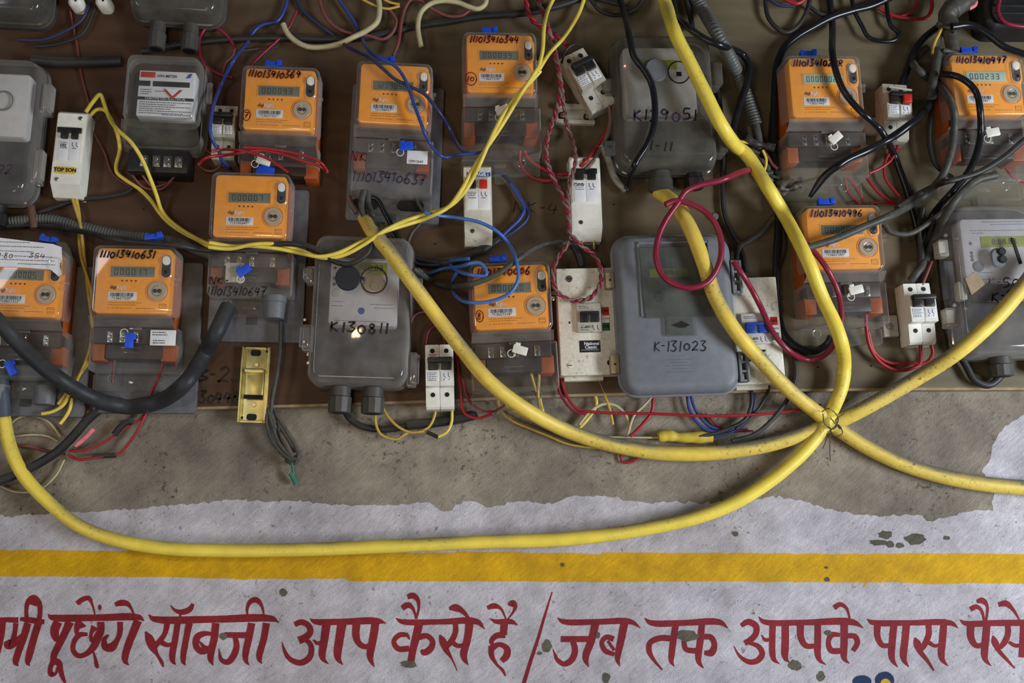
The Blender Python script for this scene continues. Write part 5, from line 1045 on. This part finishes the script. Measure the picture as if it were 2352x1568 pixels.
cable('black_cable', [(1903, -20), (1912, 60), (1912, 122), (1922, 170), (1940, 212), (1975, 254), (2010, 285), (2032, 312), (2052, 352), (2070, 400), (2086, 448), (2098, 492), (2110, 545), (2118, 600)], 7.5, BLK, 'glossy black cable falling across the display of the meter marked 022', lift=4)
cable('black_cable', [(1955, -10), (1964, 28), (1980, 60), (1995, 85), (2028, 95), (2058, 90), (2063, 76), (2046, 58), (2038, 25), (2036, -10)], 4.8, BLK, 'thin black wire bent into a pointed loop near the taped bundle', h=46)
cable('red_wire', [(2018, 18), (2050, 35), (2096, 43), (2128, 40), (2140, 20), (2138, -10)], 4.2, REDC, 'red wire loop left of the taped bundle', 'wire', h=42)
cable('red_wire', [(2106, -10), (2104, 14), (2080, 34), (2045, 38)], 3.6, REDC, 'darker red wire behind the red loop left of the taped bundle', 'wire', h=38)
# --- the taped bundle at the upper right and what hangs from it
bn = cable('taped_bundle', [(2228, -8), (2206, 12), (2182, 24), (2174, 40), (2180, 62)], 20, TAPE, 'fat tape wrapped cable bundle at the upper right', 'cable bundle', h=96, n=16, lump=.1)
cable('bundle_knot', [(2152, 56), (2170, 60), (2186, 66), (2194, 72)], 5, TAPE, 'dusty cord knotted round the bottom of the taped bundle', 'cord', h=116, lump=.2)
cable('taped_sleeve', [(2182, 72), (2186, 95), (2188, 120)], 15, TAPE, 'dusty taped sleeve hanging under the knot of the bundle', 'cable bundle', h=96, n=14, lump=.06)
cable('cord', [(2166, 116), (2190, 120), (2214, 130), (2222, 136)], 4.5, TAPE, 'stiff dusty cord sticking out beside the meter marked 497', 'cord', h=112, lump=.2)
cable('cable_stub', [(2174, 140), (2184, 148), (2196, 146), (2186, 132)], 6, GRYP, 'short brown cable stub under the taped sleeve', h=104)
cable('pink_wire', [(2225, 20), (2240, 10), (2238, -10)], 5, PINK, 'short pink wire at the top of the taped bundle', 'wire', h=96)
cable('yellow_wire', [(2216, 12), (2228, 8), (2234, -10)], 5, YELO, 'short ochre wire at the top of the taped bundle', 'wire', h=102)
cable('black_cable', [(2186, 62), (2230, 58), (2268, 78), (2308, 108), (2345, 122), (2400, 140)], 7.5, BLK, 'black cable arching right from the bundle over the meter marked 497', lift=0, h=140)
cable('black_cable', [(2152, 64), (2122, 88), (2100, 120), (2082, 165), (2066, 205)], 8, BLK, 'black cable slanting from the bundle down behind the dirty breaker', h=62)
cable('grey_cable', [(2168, 66), (2150, 100), (2144, 130), (2160, 160)], 6, GRY, 'dusty grey cable twisting down left of the taped sleeve', h=88)
cable('ochre_wire', [(2162, 66), (2146, 100), (2142, 124)], 4, YELO, 'ochre wire twisting down left of the taped sleeve', 'wire', h=98)
cable('grey_cable', [(2130, 110), (2104, 132), (2098, 148), (2120, 170), (2150, 192), (2175, 220), (2190, 250), (2192, 292), (2184, 350), (2162, 408), (2122, 450), (2060, 488), (1990, 518), (1920, 548), (1850, 570)], 8.5, GRY, 'long dusty grey cable curling down and across the meter marked 496', lift=8)
cable('black_cable', [(2158, 120), (2152, 170), (2150, 210), (2122, 256), (2060, 308), (2000, 342), (1940, 370), (1892, 408), (1860, 452)], 9, BLK, 'thick black cable slanting down left, its cut end above the meter marked 496', lift=4, ends=(None, 70), taper=.5)
cable('grey_cable', [(2158, 112), (2150, 150), (2142, 190), (2140, 225)], 10, GRY, 'broad dusty cable under the bundle, left of the meter marked 497', h=100)
cable('black_cable', [(2160, 168), (2205, 178), (2240, 208), (2252, 262), (2250, 325), (2228, 388), (2188, 440), (2152, 480), (2126, 525), (2114, 565)], 7.5, BLK, 'black cable looping over the face of the meter marked 497', lift=6)
cable('black_cable', [(2146, 222), (2136, 280), (2136, 340), (2152, 382), (2188, 408)], 5, BLKD, 'thin dusty cable hanging left of the meter marked 497', h=60)
cable('black_cable', [(2400, 290), (2352, 322), (2310, 358), (2252, 394), (2205, 410), (2165, 420), (2120, 440), (2060, 478)], 6.5, BLKD, 'dusty cable rising to the right edge below the meter marked 497', lift=10)
cable('grey_cable', [(2288, 402), (2244, 414), (2212, 440), (2180, 480), (2150, 540), (2124, 600), (2092, 645)], 9, GRY, 'grey cable with a blunt end, left above the lower right box', lift=6, ends=(None, 60))
cable('grey_cable', [(2214, 438), (2184, 470), (2141, 505), (2088, 537), (2044, 532), (2030, 514)], 6, GRY, 'grey cable sagging to the right side of the meter marked 496', h=72)
cable('black_cable', [(2118, 480), (2110, 530), (2116, 580), (2112, 640)], 7, BLKD, 'taped black cable dropping into the breaker beside the meter marked 496', h=56, lump=.15)
cable('red_wire', [(2140, 600), (2130, 625), (2118, 655)], 3.6, PINKR, 'faded red wire entering the top of the lower right breaker', 'wire', h=70)
for i, (pts, lab) in enumerate([([(1940, 408), (1948, 440), (1975, 472)], 'first red wire from under the cover of the meter marked 022'),
        ([(1946, 408), (1966, 432), (1985, 466)], 'second red wire from under the cover of the meter marked 022'),
        ([(1988, 405), (2016, 440), (2048, 464), (2062, 470)], 'third red wire from under the cover of the meter marked 022'),
        ([(2062, 320), (2032, 376), (2034, 410), (2056, 440), (2070, 456)], 'red wire hanging below the dirty breaker'),
        ([(1996, 398), (2022, 386), (2046, 368), (2060, 342), (2066, 308)], 'red wire from the dirty breaker back to the meter marked 022'),
        ([(1998, 466), (2030, 465), (2062, 470)], 'short level red wire above the meter marked 496'),
        ([(2310, 385), (2330, 410), (2370, 420)], 'red wire below the meter marked 497')]):
    cable('red_wire', pts, 3.2, REDC, lab, 'wire', h=42+i)
cable('red_wire', [(1990, 690, 70), (1990, 755, 60), (2000, 800, 50), (2022, 832, 44), (2060, 850, 40), (2096, 845, 40), (2112, 835, 42), (2114, 790, 60)], 4.2, REDC, 'lower red wire looping from the meter marked 496 to its breaker', 'wire')
cable('red_wire', [(1994, 760, 60), (2008, 808, 46), (2040, 832, 40), (2090, 833, 40), (2128, 832, 42), (2142, 812, 50), (2138, 786, 60)], 4.0, REDC, 'upper red wire looping from the meter marked 496 to its breaker', 'wire')
cable('black_cable', [(2308, 828), (2302, 858), (2272, 884), (2240, 874), (2218, 838), (2190, 790), (2165, 738)], 8, BLKD, 'black cable hanging from the gland of the lower right box', h=44)
cable('black_cable', [(1785, 690), (1800, 760), (1822, 810), (1828, 860), (1815, 905), (1772, 965), (1730, 998), (1680, 1012)], 5, BLKD, 'dark wire running from behind the rear switch box down over the wall', h=32)
# --- maroon cable
cable('maroon_cable', [(1730, 388), (1700, 396), (1655, 414), (1604, 426), (1575, 440), (1556, 468), (1530, 505), (1512, 545), (1507, 590), (1520, 630), (1548, 652), (1586, 661), (1624, 648), (1650, 610), (1657, 565), (1646, 520), (1618, 485), (1580, 466), (1548, 462), (1528, 470)], 7, MAROON, 'maroon cable looped in a ring in front of the grey box', h=158, ends=(50, None))
cable('maroon_cable', [(1684, 600), (1715, 645), (1745, 700), (1775, 762), (1815, 808), (1858, 826), (1898, 812), (1924, 772), (1933, 725), (1924, 668), (1896, 612), (1856, 562), (1825, 528)], 6.5, MAROON, 'maroon cable swinging from the rear switch box past the meter marked 496', lift=6)
# --- red and brown twisted pairs
twisted('twisted_pair', [(1232, -8), (1254, 50), (1270, 100), (1280, 150), (1288, 200), (1282, 242), (1268, 282), (1256, 322), (1256, 368), (1272, 412), (1292, 452), (1304, 490), (1308, 535)], 3.4, MAROON, 'left brown and red twisted wire pair hanging down the middle', m2=GRYP, pitch=34, lift=2)
twisted('twisted_pair', [(1258, 60), (1276, 120), (1290, 200), (1300, 278), (1316, 330), (1322, 370), (1312, 410), (1304, 450), (1308, 500), (1308, 540)], 3.0, GRYP, 'right brown and red twisted wire pair beside the mounting rail', m2=PINKR, pitch=34, lift=2)
twisted('twisted_pair', [(1308, 556), (1278, 598), (1269, 640), (1285, 675), (1320, 691), (1355, 684), (1378, 655), (1380, 620), (1364, 586), (1340, 568), (1312, 540)], 3.2, GRYP, 'brown and red twisted pair bent into a ring over the front switch box', m2=MAROON, pitch=38, lift=4)
cable('grey_tie', [(1298, 552), (1308, 556), (1320, 560)], 7, GRY, 'grey junction where the twisted wires meet the grey cable', 'taped joint', h=70)
cable('black_cable', [(1312, 558), (1325, 580), (1336, 612)], 8, BLKD, 'short black cable entering the top of the front switch box', h=56)
twisted('twisted_pair', [(1205, -8), (1222, 45), (1255, 68), (1285, 88), (1306, 108)], 3.4, REDC, 'red twisted pair feeding the tilted breaker', m2=MAROON, pitch=40, h=58)
cable('brown_wire', [(1290, 145), (1300, 115), (1320, 102), (1340, 106)], 3, BLKD, 'thin dark wire over the top of the tilted breaker', 'wire', h=72)
cable('red_wire', [(1410, 222, 70), (1405, 262, 50), (1394, 300, 46), (1370, 336, 44), (1345, 370, 80), (1316, 394, 60), (1282, 400, 42), (1240, 384, 40), (1212, 362, 44), (1204, 345, 50)], 4.2, REDC, 'red wire from the tilted breaker looping to the meter marked 344', 'wire')
cable('grey_red_wire', [(1396, 235, 70), (1402, 270, 52), (1396, 305, 48), (1378, 342, 46), (1356, 378, 84), (1326, 400, 62), (1290, 408, 42), (1260, 400, 40)], 4.6, GRYP, 'greyish red wire hanging from the tilted breaker', 'wire')
cable('red_wire', [(1194, 345, 52), (1194, 372, 42), (1212, 400, 40), (1245, 414, 40), (1285, 412, 42)], 4.0, REDC, 'outer red wire loop below the meter marked 344', 'wire')
# --- blue wires in the middle
cable('blue_wire', [(1132, 388), (1158, 402), (1180, 428), (1200, 462), (1214, 486), (1208, 506), (1188, 525), (1160, 545), (1134, 562)], 5, BLUD, 'outer dark blue wire bulging right of the TARGET breaker', 'wire', h=40)
cable('blue_wire', [(1172, 422), (1190, 450), (1204, 478), (1194, 502), (1174, 522), (1150, 545)], 4, BLU, 'inner blue wire bulging right of the TARGET breaker', 'wire', h=44)
cable('wire_bundle', [(1152, 545), (1128, 562), (1098, 578), (1066, 592), (1020, 602), (985, 600), (950, 590)], 10, BLKD, 'dark bundle of wires running left below the TARGET breaker', 'cable bundle', h=40, lump=.2)
cable('blue_wire', [(942, 590), (960, 605), (1000, 608), (1010, 606)], 3.5, BLUD, 'dark blue wire left end of the dark bundle', 'wire', h=52)
cable('grey_wire', [(952, 448), (962, 470), (972, 490), (966, 510), (946, 535), (936, 562), (936, 595), (954, 618), (985, 628)], 4.2, GRY, 'grey wire dropping from the right outlet of the meter marked 637', 'wire', h=56)
cable('blue_wire', [(985, 628), (1020, 616), (1058, 612), (1082, 604), (1102, 604), (1116, 620), (1116, 632), (1088, 632), (1055, 624), (1034, 608), (1032, 600), (1048, 597), (1078, 594)], 4.4, BLUL, 'light blue wire curling in front of the meter marked 0006', 'wire', lift=8)
cable('blue_wire', [(975, 488), (1000, 494), (1050, 500), (1100, 510), (1140, 530), (1170, 562), (1186, 600), (1190, 640), (1174, 670), (1140, 688), (1100, 695), (1060, 690), (1040, 668), (1040, 645), (1050, 625)], 4.2, BLUL, 'blue wire ring looping across the meter marked 0006', 'wire', lift=14)
cable('grey_cable', [(950, 618), (974, 634), (1002, 650), (1040, 658), (1090, 650), (1140, 630), (1190, 595), (1230, 570), (1268, 557), (1306, 558)], 6.5, GRY, 'dusty grey cable crossing above the meter marked 0006', lift=5, ends=(None, 66))
# --- outlets of the 637 meter
cable('grey_cable', [(836, 438), (830, 470), (838, 500), (846, 520)], 8, GRY, 'grey cable from the left outlet of the meter marked 637', h=96)
cable('grey_cable', [(845, 440), (848, 480), (866, 520), (884, 545)], 7, GRY, 'second grey cable from the left outlet of the meter marked 637', h=92)
cable('black_cable', [(846, 452), (866, 458), (882, 485), (898, 515), (915, 545), (925, 565)], 6, BLK, 'black cable arching from the left outlet of the meter marked 637', h=86)
cable('cable_end', [(800, 452), (808, 470), (820, 488)], 7, GRYP, 'dusty brown cable end left of the outlets of the meter marked 637', h=70)
cable('cut_cable_end', [(905, 540), (918, 552), (926, 556)], 9, GRY, 'blunt grey cable end behind the dirty yellow cable', h=60)
# --- below the board
cable('grey_cable', [(645, 740), (644, 800), (636, 860), (626, 910), (622, 945)], 5, GRY, 'grey cord hanging from the gland of the meter marked 647', h=60)
t = bpy.data.objects.new('coiled_cord', None); COL.objects.link(t); t.location = W(640, 1000, 30); tag(t, 'coiled grey cord hanging below the brass plate with a green end', 'cord')
for pts in ([(622, 930), (612, 965), (624, 1010), (650, 1042), (675, 1058)], [(615, 940), (628, 985), (642, 1020), (670, 1050), (684, 1055)], [(628, 935), (640, 975), (640, 1005), (655, 1035), (668, 1048)],
            [(634, 950), (655, 985), (676, 1020), (686, 1045), (680, 1062)], [(636, 970), (660, 1005), (678, 1038)], [(648, 1045), (668, 1052), (685, 1044), (682, 1030)], [(655, 1055), (672, 1064), (686, 1056)]):
    h0 = random.Random(int(pts[1][0])).uniform(14, 40)
    v, f = [], []; tubemesh([(x, y, h0) for x, y in catmull(pts, 7)], lambda q: 4.4, 8, v, f); v = [tuple(Vector(a)-t.location) for a in v]
    me = bpy.data.meshes.new('cord_turn'); me.from_pydata(v, [], f); finish(me, 'cord_turn', GRY, t)
v, f = [], []; tubemesh([(670, 1060, 26), (672, 1074, 22), (674, 1090, 18)], lambda q: 3, 8, v, f); tubemesh([(668, 1086, 18), (674, 1098, 16), (680, 1112, 14)], lambda q: 6, 8, v, f)
me = bpy.data.meshes.new('green_end'); me.from_pydata([tuple(Vector(a)-t.location) for a in v], [], f); finish(me, 'green_end', GREENW, t)['label'] = 'green cord end'
cable('black_cable', [(228, 940), (200, 965), (165, 1005), (130, 1038), (85, 1066), (40, 1088), (-20, 1112)], 11, BLKD, 'thick black taped cable slanting to the lower left edge', h=30)
cable('pink_sleeve', [(215, 984), (196, 1004), (172, 1024)], 6, PINK, 'pink sleeve beside the slanting black taped cable', 'sleeve', h=34, taper=.3)
cable('red_wire', [(160, 1035), (195, 1033), (230, 1020), (262, 1000), (290, 980), (318, 965), (336, 948)], 3.4, REDC, 'upper red wire with a black taped splice below the left meters', 'wire', h=14)
cable('red_wire', [(155, 1043), (182, 1055), (210, 1052), (245, 1046), (275, 1040), (298, 1015), (318, 985), (336, 948), (352, 915), (364, 875), (366, 800)], 3.4, REDC, 'lower red wire with a black taped splice below the left meters', 'wire', h=18)
cable('red_wire', [(338, 945), (346, 905), (362, 870), (374, 830), (378, 800)], 3.2, REDC, 'red wire rising inside the cover of the meter marked 631', 'wire', h=52)
cable('tape_splice', [(262, 998), (280, 978), (298, 968), (304, 974)], 8, BLKD, 'black tape splice on the upper red wire', 'taped joint', h=16, taper=.5)
cable('tape_splice', [(214, 1047), (240, 1046), (266, 1045)], 6, BLKD, 'black tape splice on the lower red wire', 'taped joint', h=16)
cable('red_wire', [(30, 1022), (70, 1025), (110, 1036), (150, 1042)], 4, PINKR, 'dusty red wire at the far lower left', 'wire', h=12)
cable('cream_wire', [(18, 978), (45, 958), (75, 955), (110, 968), (140, 1003)], 2.4, CREAMW, 'upper thin cream wire arc at the lower left', 'wire', h=10)
cable('cream_wire', [(22, 1003), (75, 998), (110, 1002), (134, 1014)], 2.4, CREAMW, 'middle thin cream wire arc at the lower left', 'wire', h=10)
cable('cream_wire', [(-10, 1112), (40, 1130), (90, 1124), (128, 1092), (148, 1055)], 2.4, CREAMW, 'lower thin cream wire arc at the lower left', 'wire', h=10)
cable('red_wire', [(258, 880), (262, 840), (266, 800), (270, 780)], 3.2, PINKR, 'faded red wire inside the cover of the meter marked 631', 'wire', h=60)
cable('black_cable', [(790, 935), (802, 960), (836, 980), (885, 986), (940, 978), (1000, 972), (1060, 962), (1095, 950)], 8, BLKD, 'black cable from the left gland of box K 130811', h=20)
cable('tape_wrap', [(935, 976), (1000, 970), (1060, 960), (1092, 952)], 11.5, BLKD, 'black tape wrap on the cable below the white two-pole breaker', 'taped joint', h=22)
cable('yellow_wire', [(862, 925), (864, 975), (876, 998), (912, 1008), (928, 998), (940, 992), (965, 990), (985, 980), (998, 955), (1000, 932)], 3.3, YELO, 'yellow wire from the right gland of box K 130811 to the breaker', 'wire', h=32)
cable('yellow_wire', [(874, 926), (890, 955), (915, 980), (942, 992), (975, 990)], 3.2, YELO, 'second yellow wire from the right gland of box K 130811', 'wire', h=36)
cable('yellow_wire', [(1038, 930), (1037, 970), (1026, 992), (1006, 1003)], 3.5, YELT, 'short yellow wire hanging from the right pole of the two-pole breaker', 'wire', h=34)
cable('heat_shrink', [(980, 992), (994, 998), (1006, 1004)], 4.5, BLKP if False else BLACKP, 'small black sleeve at the end of the short yellow wire', 'sleeve', h=34)
cable('yellow_wire', [(1143, 905), (1148, 938), (1175, 965), (1220, 985), (1262, 1002), (1300, 1018), (1345, 1026), (1425, 1030)], 3.0, YELO, 'long ochre wire trailing right from under the meter marked 0006', 'wire', h=16)
cable('yellow_wire', [(1150, 912), (1165, 935), (1200, 955), (1240, 972), (1270, 985), (1330, 984)], 3.0, YELO, 'shorter ochre wire from under the meter marked 0006', 'wire', h=14)
cable('yellow_wire', [(1240, 915), (1250, 955), (1265, 982), (1290, 996), (1318, 992), (1345, 968), (1370, 930), (1366, 900), (1364, 868)], 3.6, YELT, 'yellow wire from the front switch box sagging behind the heavy cable', 'wire', h=18)
cable('yellow_wire', [(1230, 820, 62), (1238, 860, 55), (1236, 905, 50), (1240, 940, 20)], 3.2, YELO, 'yellow wire inside the cover of the meter marked 0006', 'wire')
cable('yellow_wire', [(1212, 825, 62), (1222, 865, 55), (1232, 900, 50)], 3.2, YELO, 'left yellow wire inside the cover of the meter marked 0006', 'wire')
cable('yellow_wire', [(1372, 868), (1388, 905), (1400, 938), (1408, 975)], 3.2, YELO, 'ochre wire dropping straight from the front switch box', 'wire', h=22)
cable('cream_wire', [(1330, 975), (1355, 945), (1385, 928), (1412, 930), (1435, 950), (1446, 980), (1441, 1000)], 3.6, CREAMW, 'cream wire arch below the front switch box', 'wire', h=20)
cable('cream_wire', [(1502, 905), (1480, 930), (1456, 955), (1445, 985)], 3, CREAMW, 'cream wire running down from under the grey box', 'wire', h=26)
cable('cream_wire', [(1370, 1003), (1440, 1004), (1515, 1005)], 2.6, CREAMW, 'level cream wire leading to the yellow taped splice', 'wire', h=12)
cable('red_wire', [(1500, 905), (1497, 945), (1475, 975), (1448, 1002)], 4, REDC, 'red wire running down from under the grey box', 'wire', h=24)
cable('red_wire', [(1425, 1042), (1430, 1060), (1452, 1060), (1475, 1042)], 3.2, REDC, 'tiny red wire loop below the dirty yellow cable', 'wire', h=8)
cable('red_wire', [(1272, 770), (1286, 850), (1300, 905), (1325, 938), (1365, 946), (1500, 950), (1650, 955), (1800, 946), (1885, 930)], 3.4, REDC, 'long red wire running along the wall below the grey box', 'wire', h=30)
cable('red_wire', [(1262, 780), (1276, 860), (1290, 910), (1320, 945), (1345, 950)], 3.4, MAROON, 'dark red wire between the meter marked 0006 and the front switch box', 'wire', h=36)
cable('red_wire', [(1620, 950), (1660, 985), (1730, 990)], 2.8, MAROON, 'short dark red wire behind the blue wires', 'wire', h=8)
cable('red_wire', [(1040, 790), (1052, 840), (1058, 900), (1066, 948), (1100, 960), (1130, 950)], 3.4, REDC, 'red wire right of the white two-pole breaker', 'wire', h=32)
cable('red_wire', [(1062, 870), (1072, 910), (1092, 935), (1130, 945), (1160, 930)], 3.0, MAROON, 'dark red wire curling under the meter marked 0006', 'wire', h=36)
cable('red_wire', [(942, 742), (955, 722), (982, 717), (1005, 735), (1020, 780), (1024, 800)], 2.8, PINKR, 'thin faded red arc above the white two-pole breaker', 'wire', h=36)
cable('red_wire', [(978, 790), (985, 760), (1010, 745), (1030, 770)], 2.8, MAROON, 'thin dark red arc entering the white two-pole breaker', 'wire', h=34)
cable('yellow_splice', [(1512, 1003), (1535, 1000), (1560, 1004), (1600, 1004), (1636, 1004)], 12.5, YTAPE, 'lumpy yellow taped splice on the wall below the grey box', 'taped joint', h=16, n=14, lump=.1)
cable('blue_wire', [(1578, 900), (1583, 938), (1602, 970), (1632, 990), (1680, 986)], 3.6, BLU, 'left blue wire dropping from under the grey box', 'wire', h=22)
cable('blue_wire', [(1584, 900), (1598, 942), (1625, 975), (1655, 988)], 3.4, BLU, 'right blue wire dropping from under the grey box', 'wire', h=18)
cable('black_wire', [(1724, 875), (1726, 925), (1712, 962), (1672, 984), (1640, 996), (1605, 1002)], 4.5, BLKD, 'dark cable leaving the bottom of the rear switch box to the splice', 'wire', h=26)
cable('blue_wire', [(1728, 880), (1732, 930), (1718, 965), (1680, 992), (1640, 1003)], 3.4, BLUD, 'dark blue wire beside the dark cable below the rear switch box', 'wire', h=20)
cable('black_wire', [(1772, 880), (1748, 930), (1725, 958), (1690, 985)], 3.6, BLKD, 'thin dark wire slanting from the rear switch box', 'wire', h=24)
# dark red hanging wires at the far right top box
cable('red_wire', [(2298, -8), (2292, 25), (2306, 50), (2340, 60), (2380, 60)], 4.5, MAROON, 'dark red wire in front of the black corner box', 'wire', h=108)

for i, (pts, r_, m_) in enumerate([([(1732, 350), (1744, 378), (1738, 402), (1752, 420)], 5, TAPE), ([(1742, 362), (1762, 382), (1768, 402), (1790, 408)], 4.5, TAPE), ([(1728, 376), (1748, 382), (1756, 398), (1774, 396)], 4, GRY),
        ([(1790, 430), (1806, 436), (1822, 430), (1838, 424)], 5, TAPE), ([(1776, 428), (1794, 446), (1810, 440)], 4, TAPE)]):
    cable('loose_wire', pts, r_, m_, ('topmost', 'second', 'grey middle', 'lower right', 'lowest')[i]+' dusty loose wire in the crumbling tangle under the slanting conduit', 'wire', h=54+i*3, lump=.5)
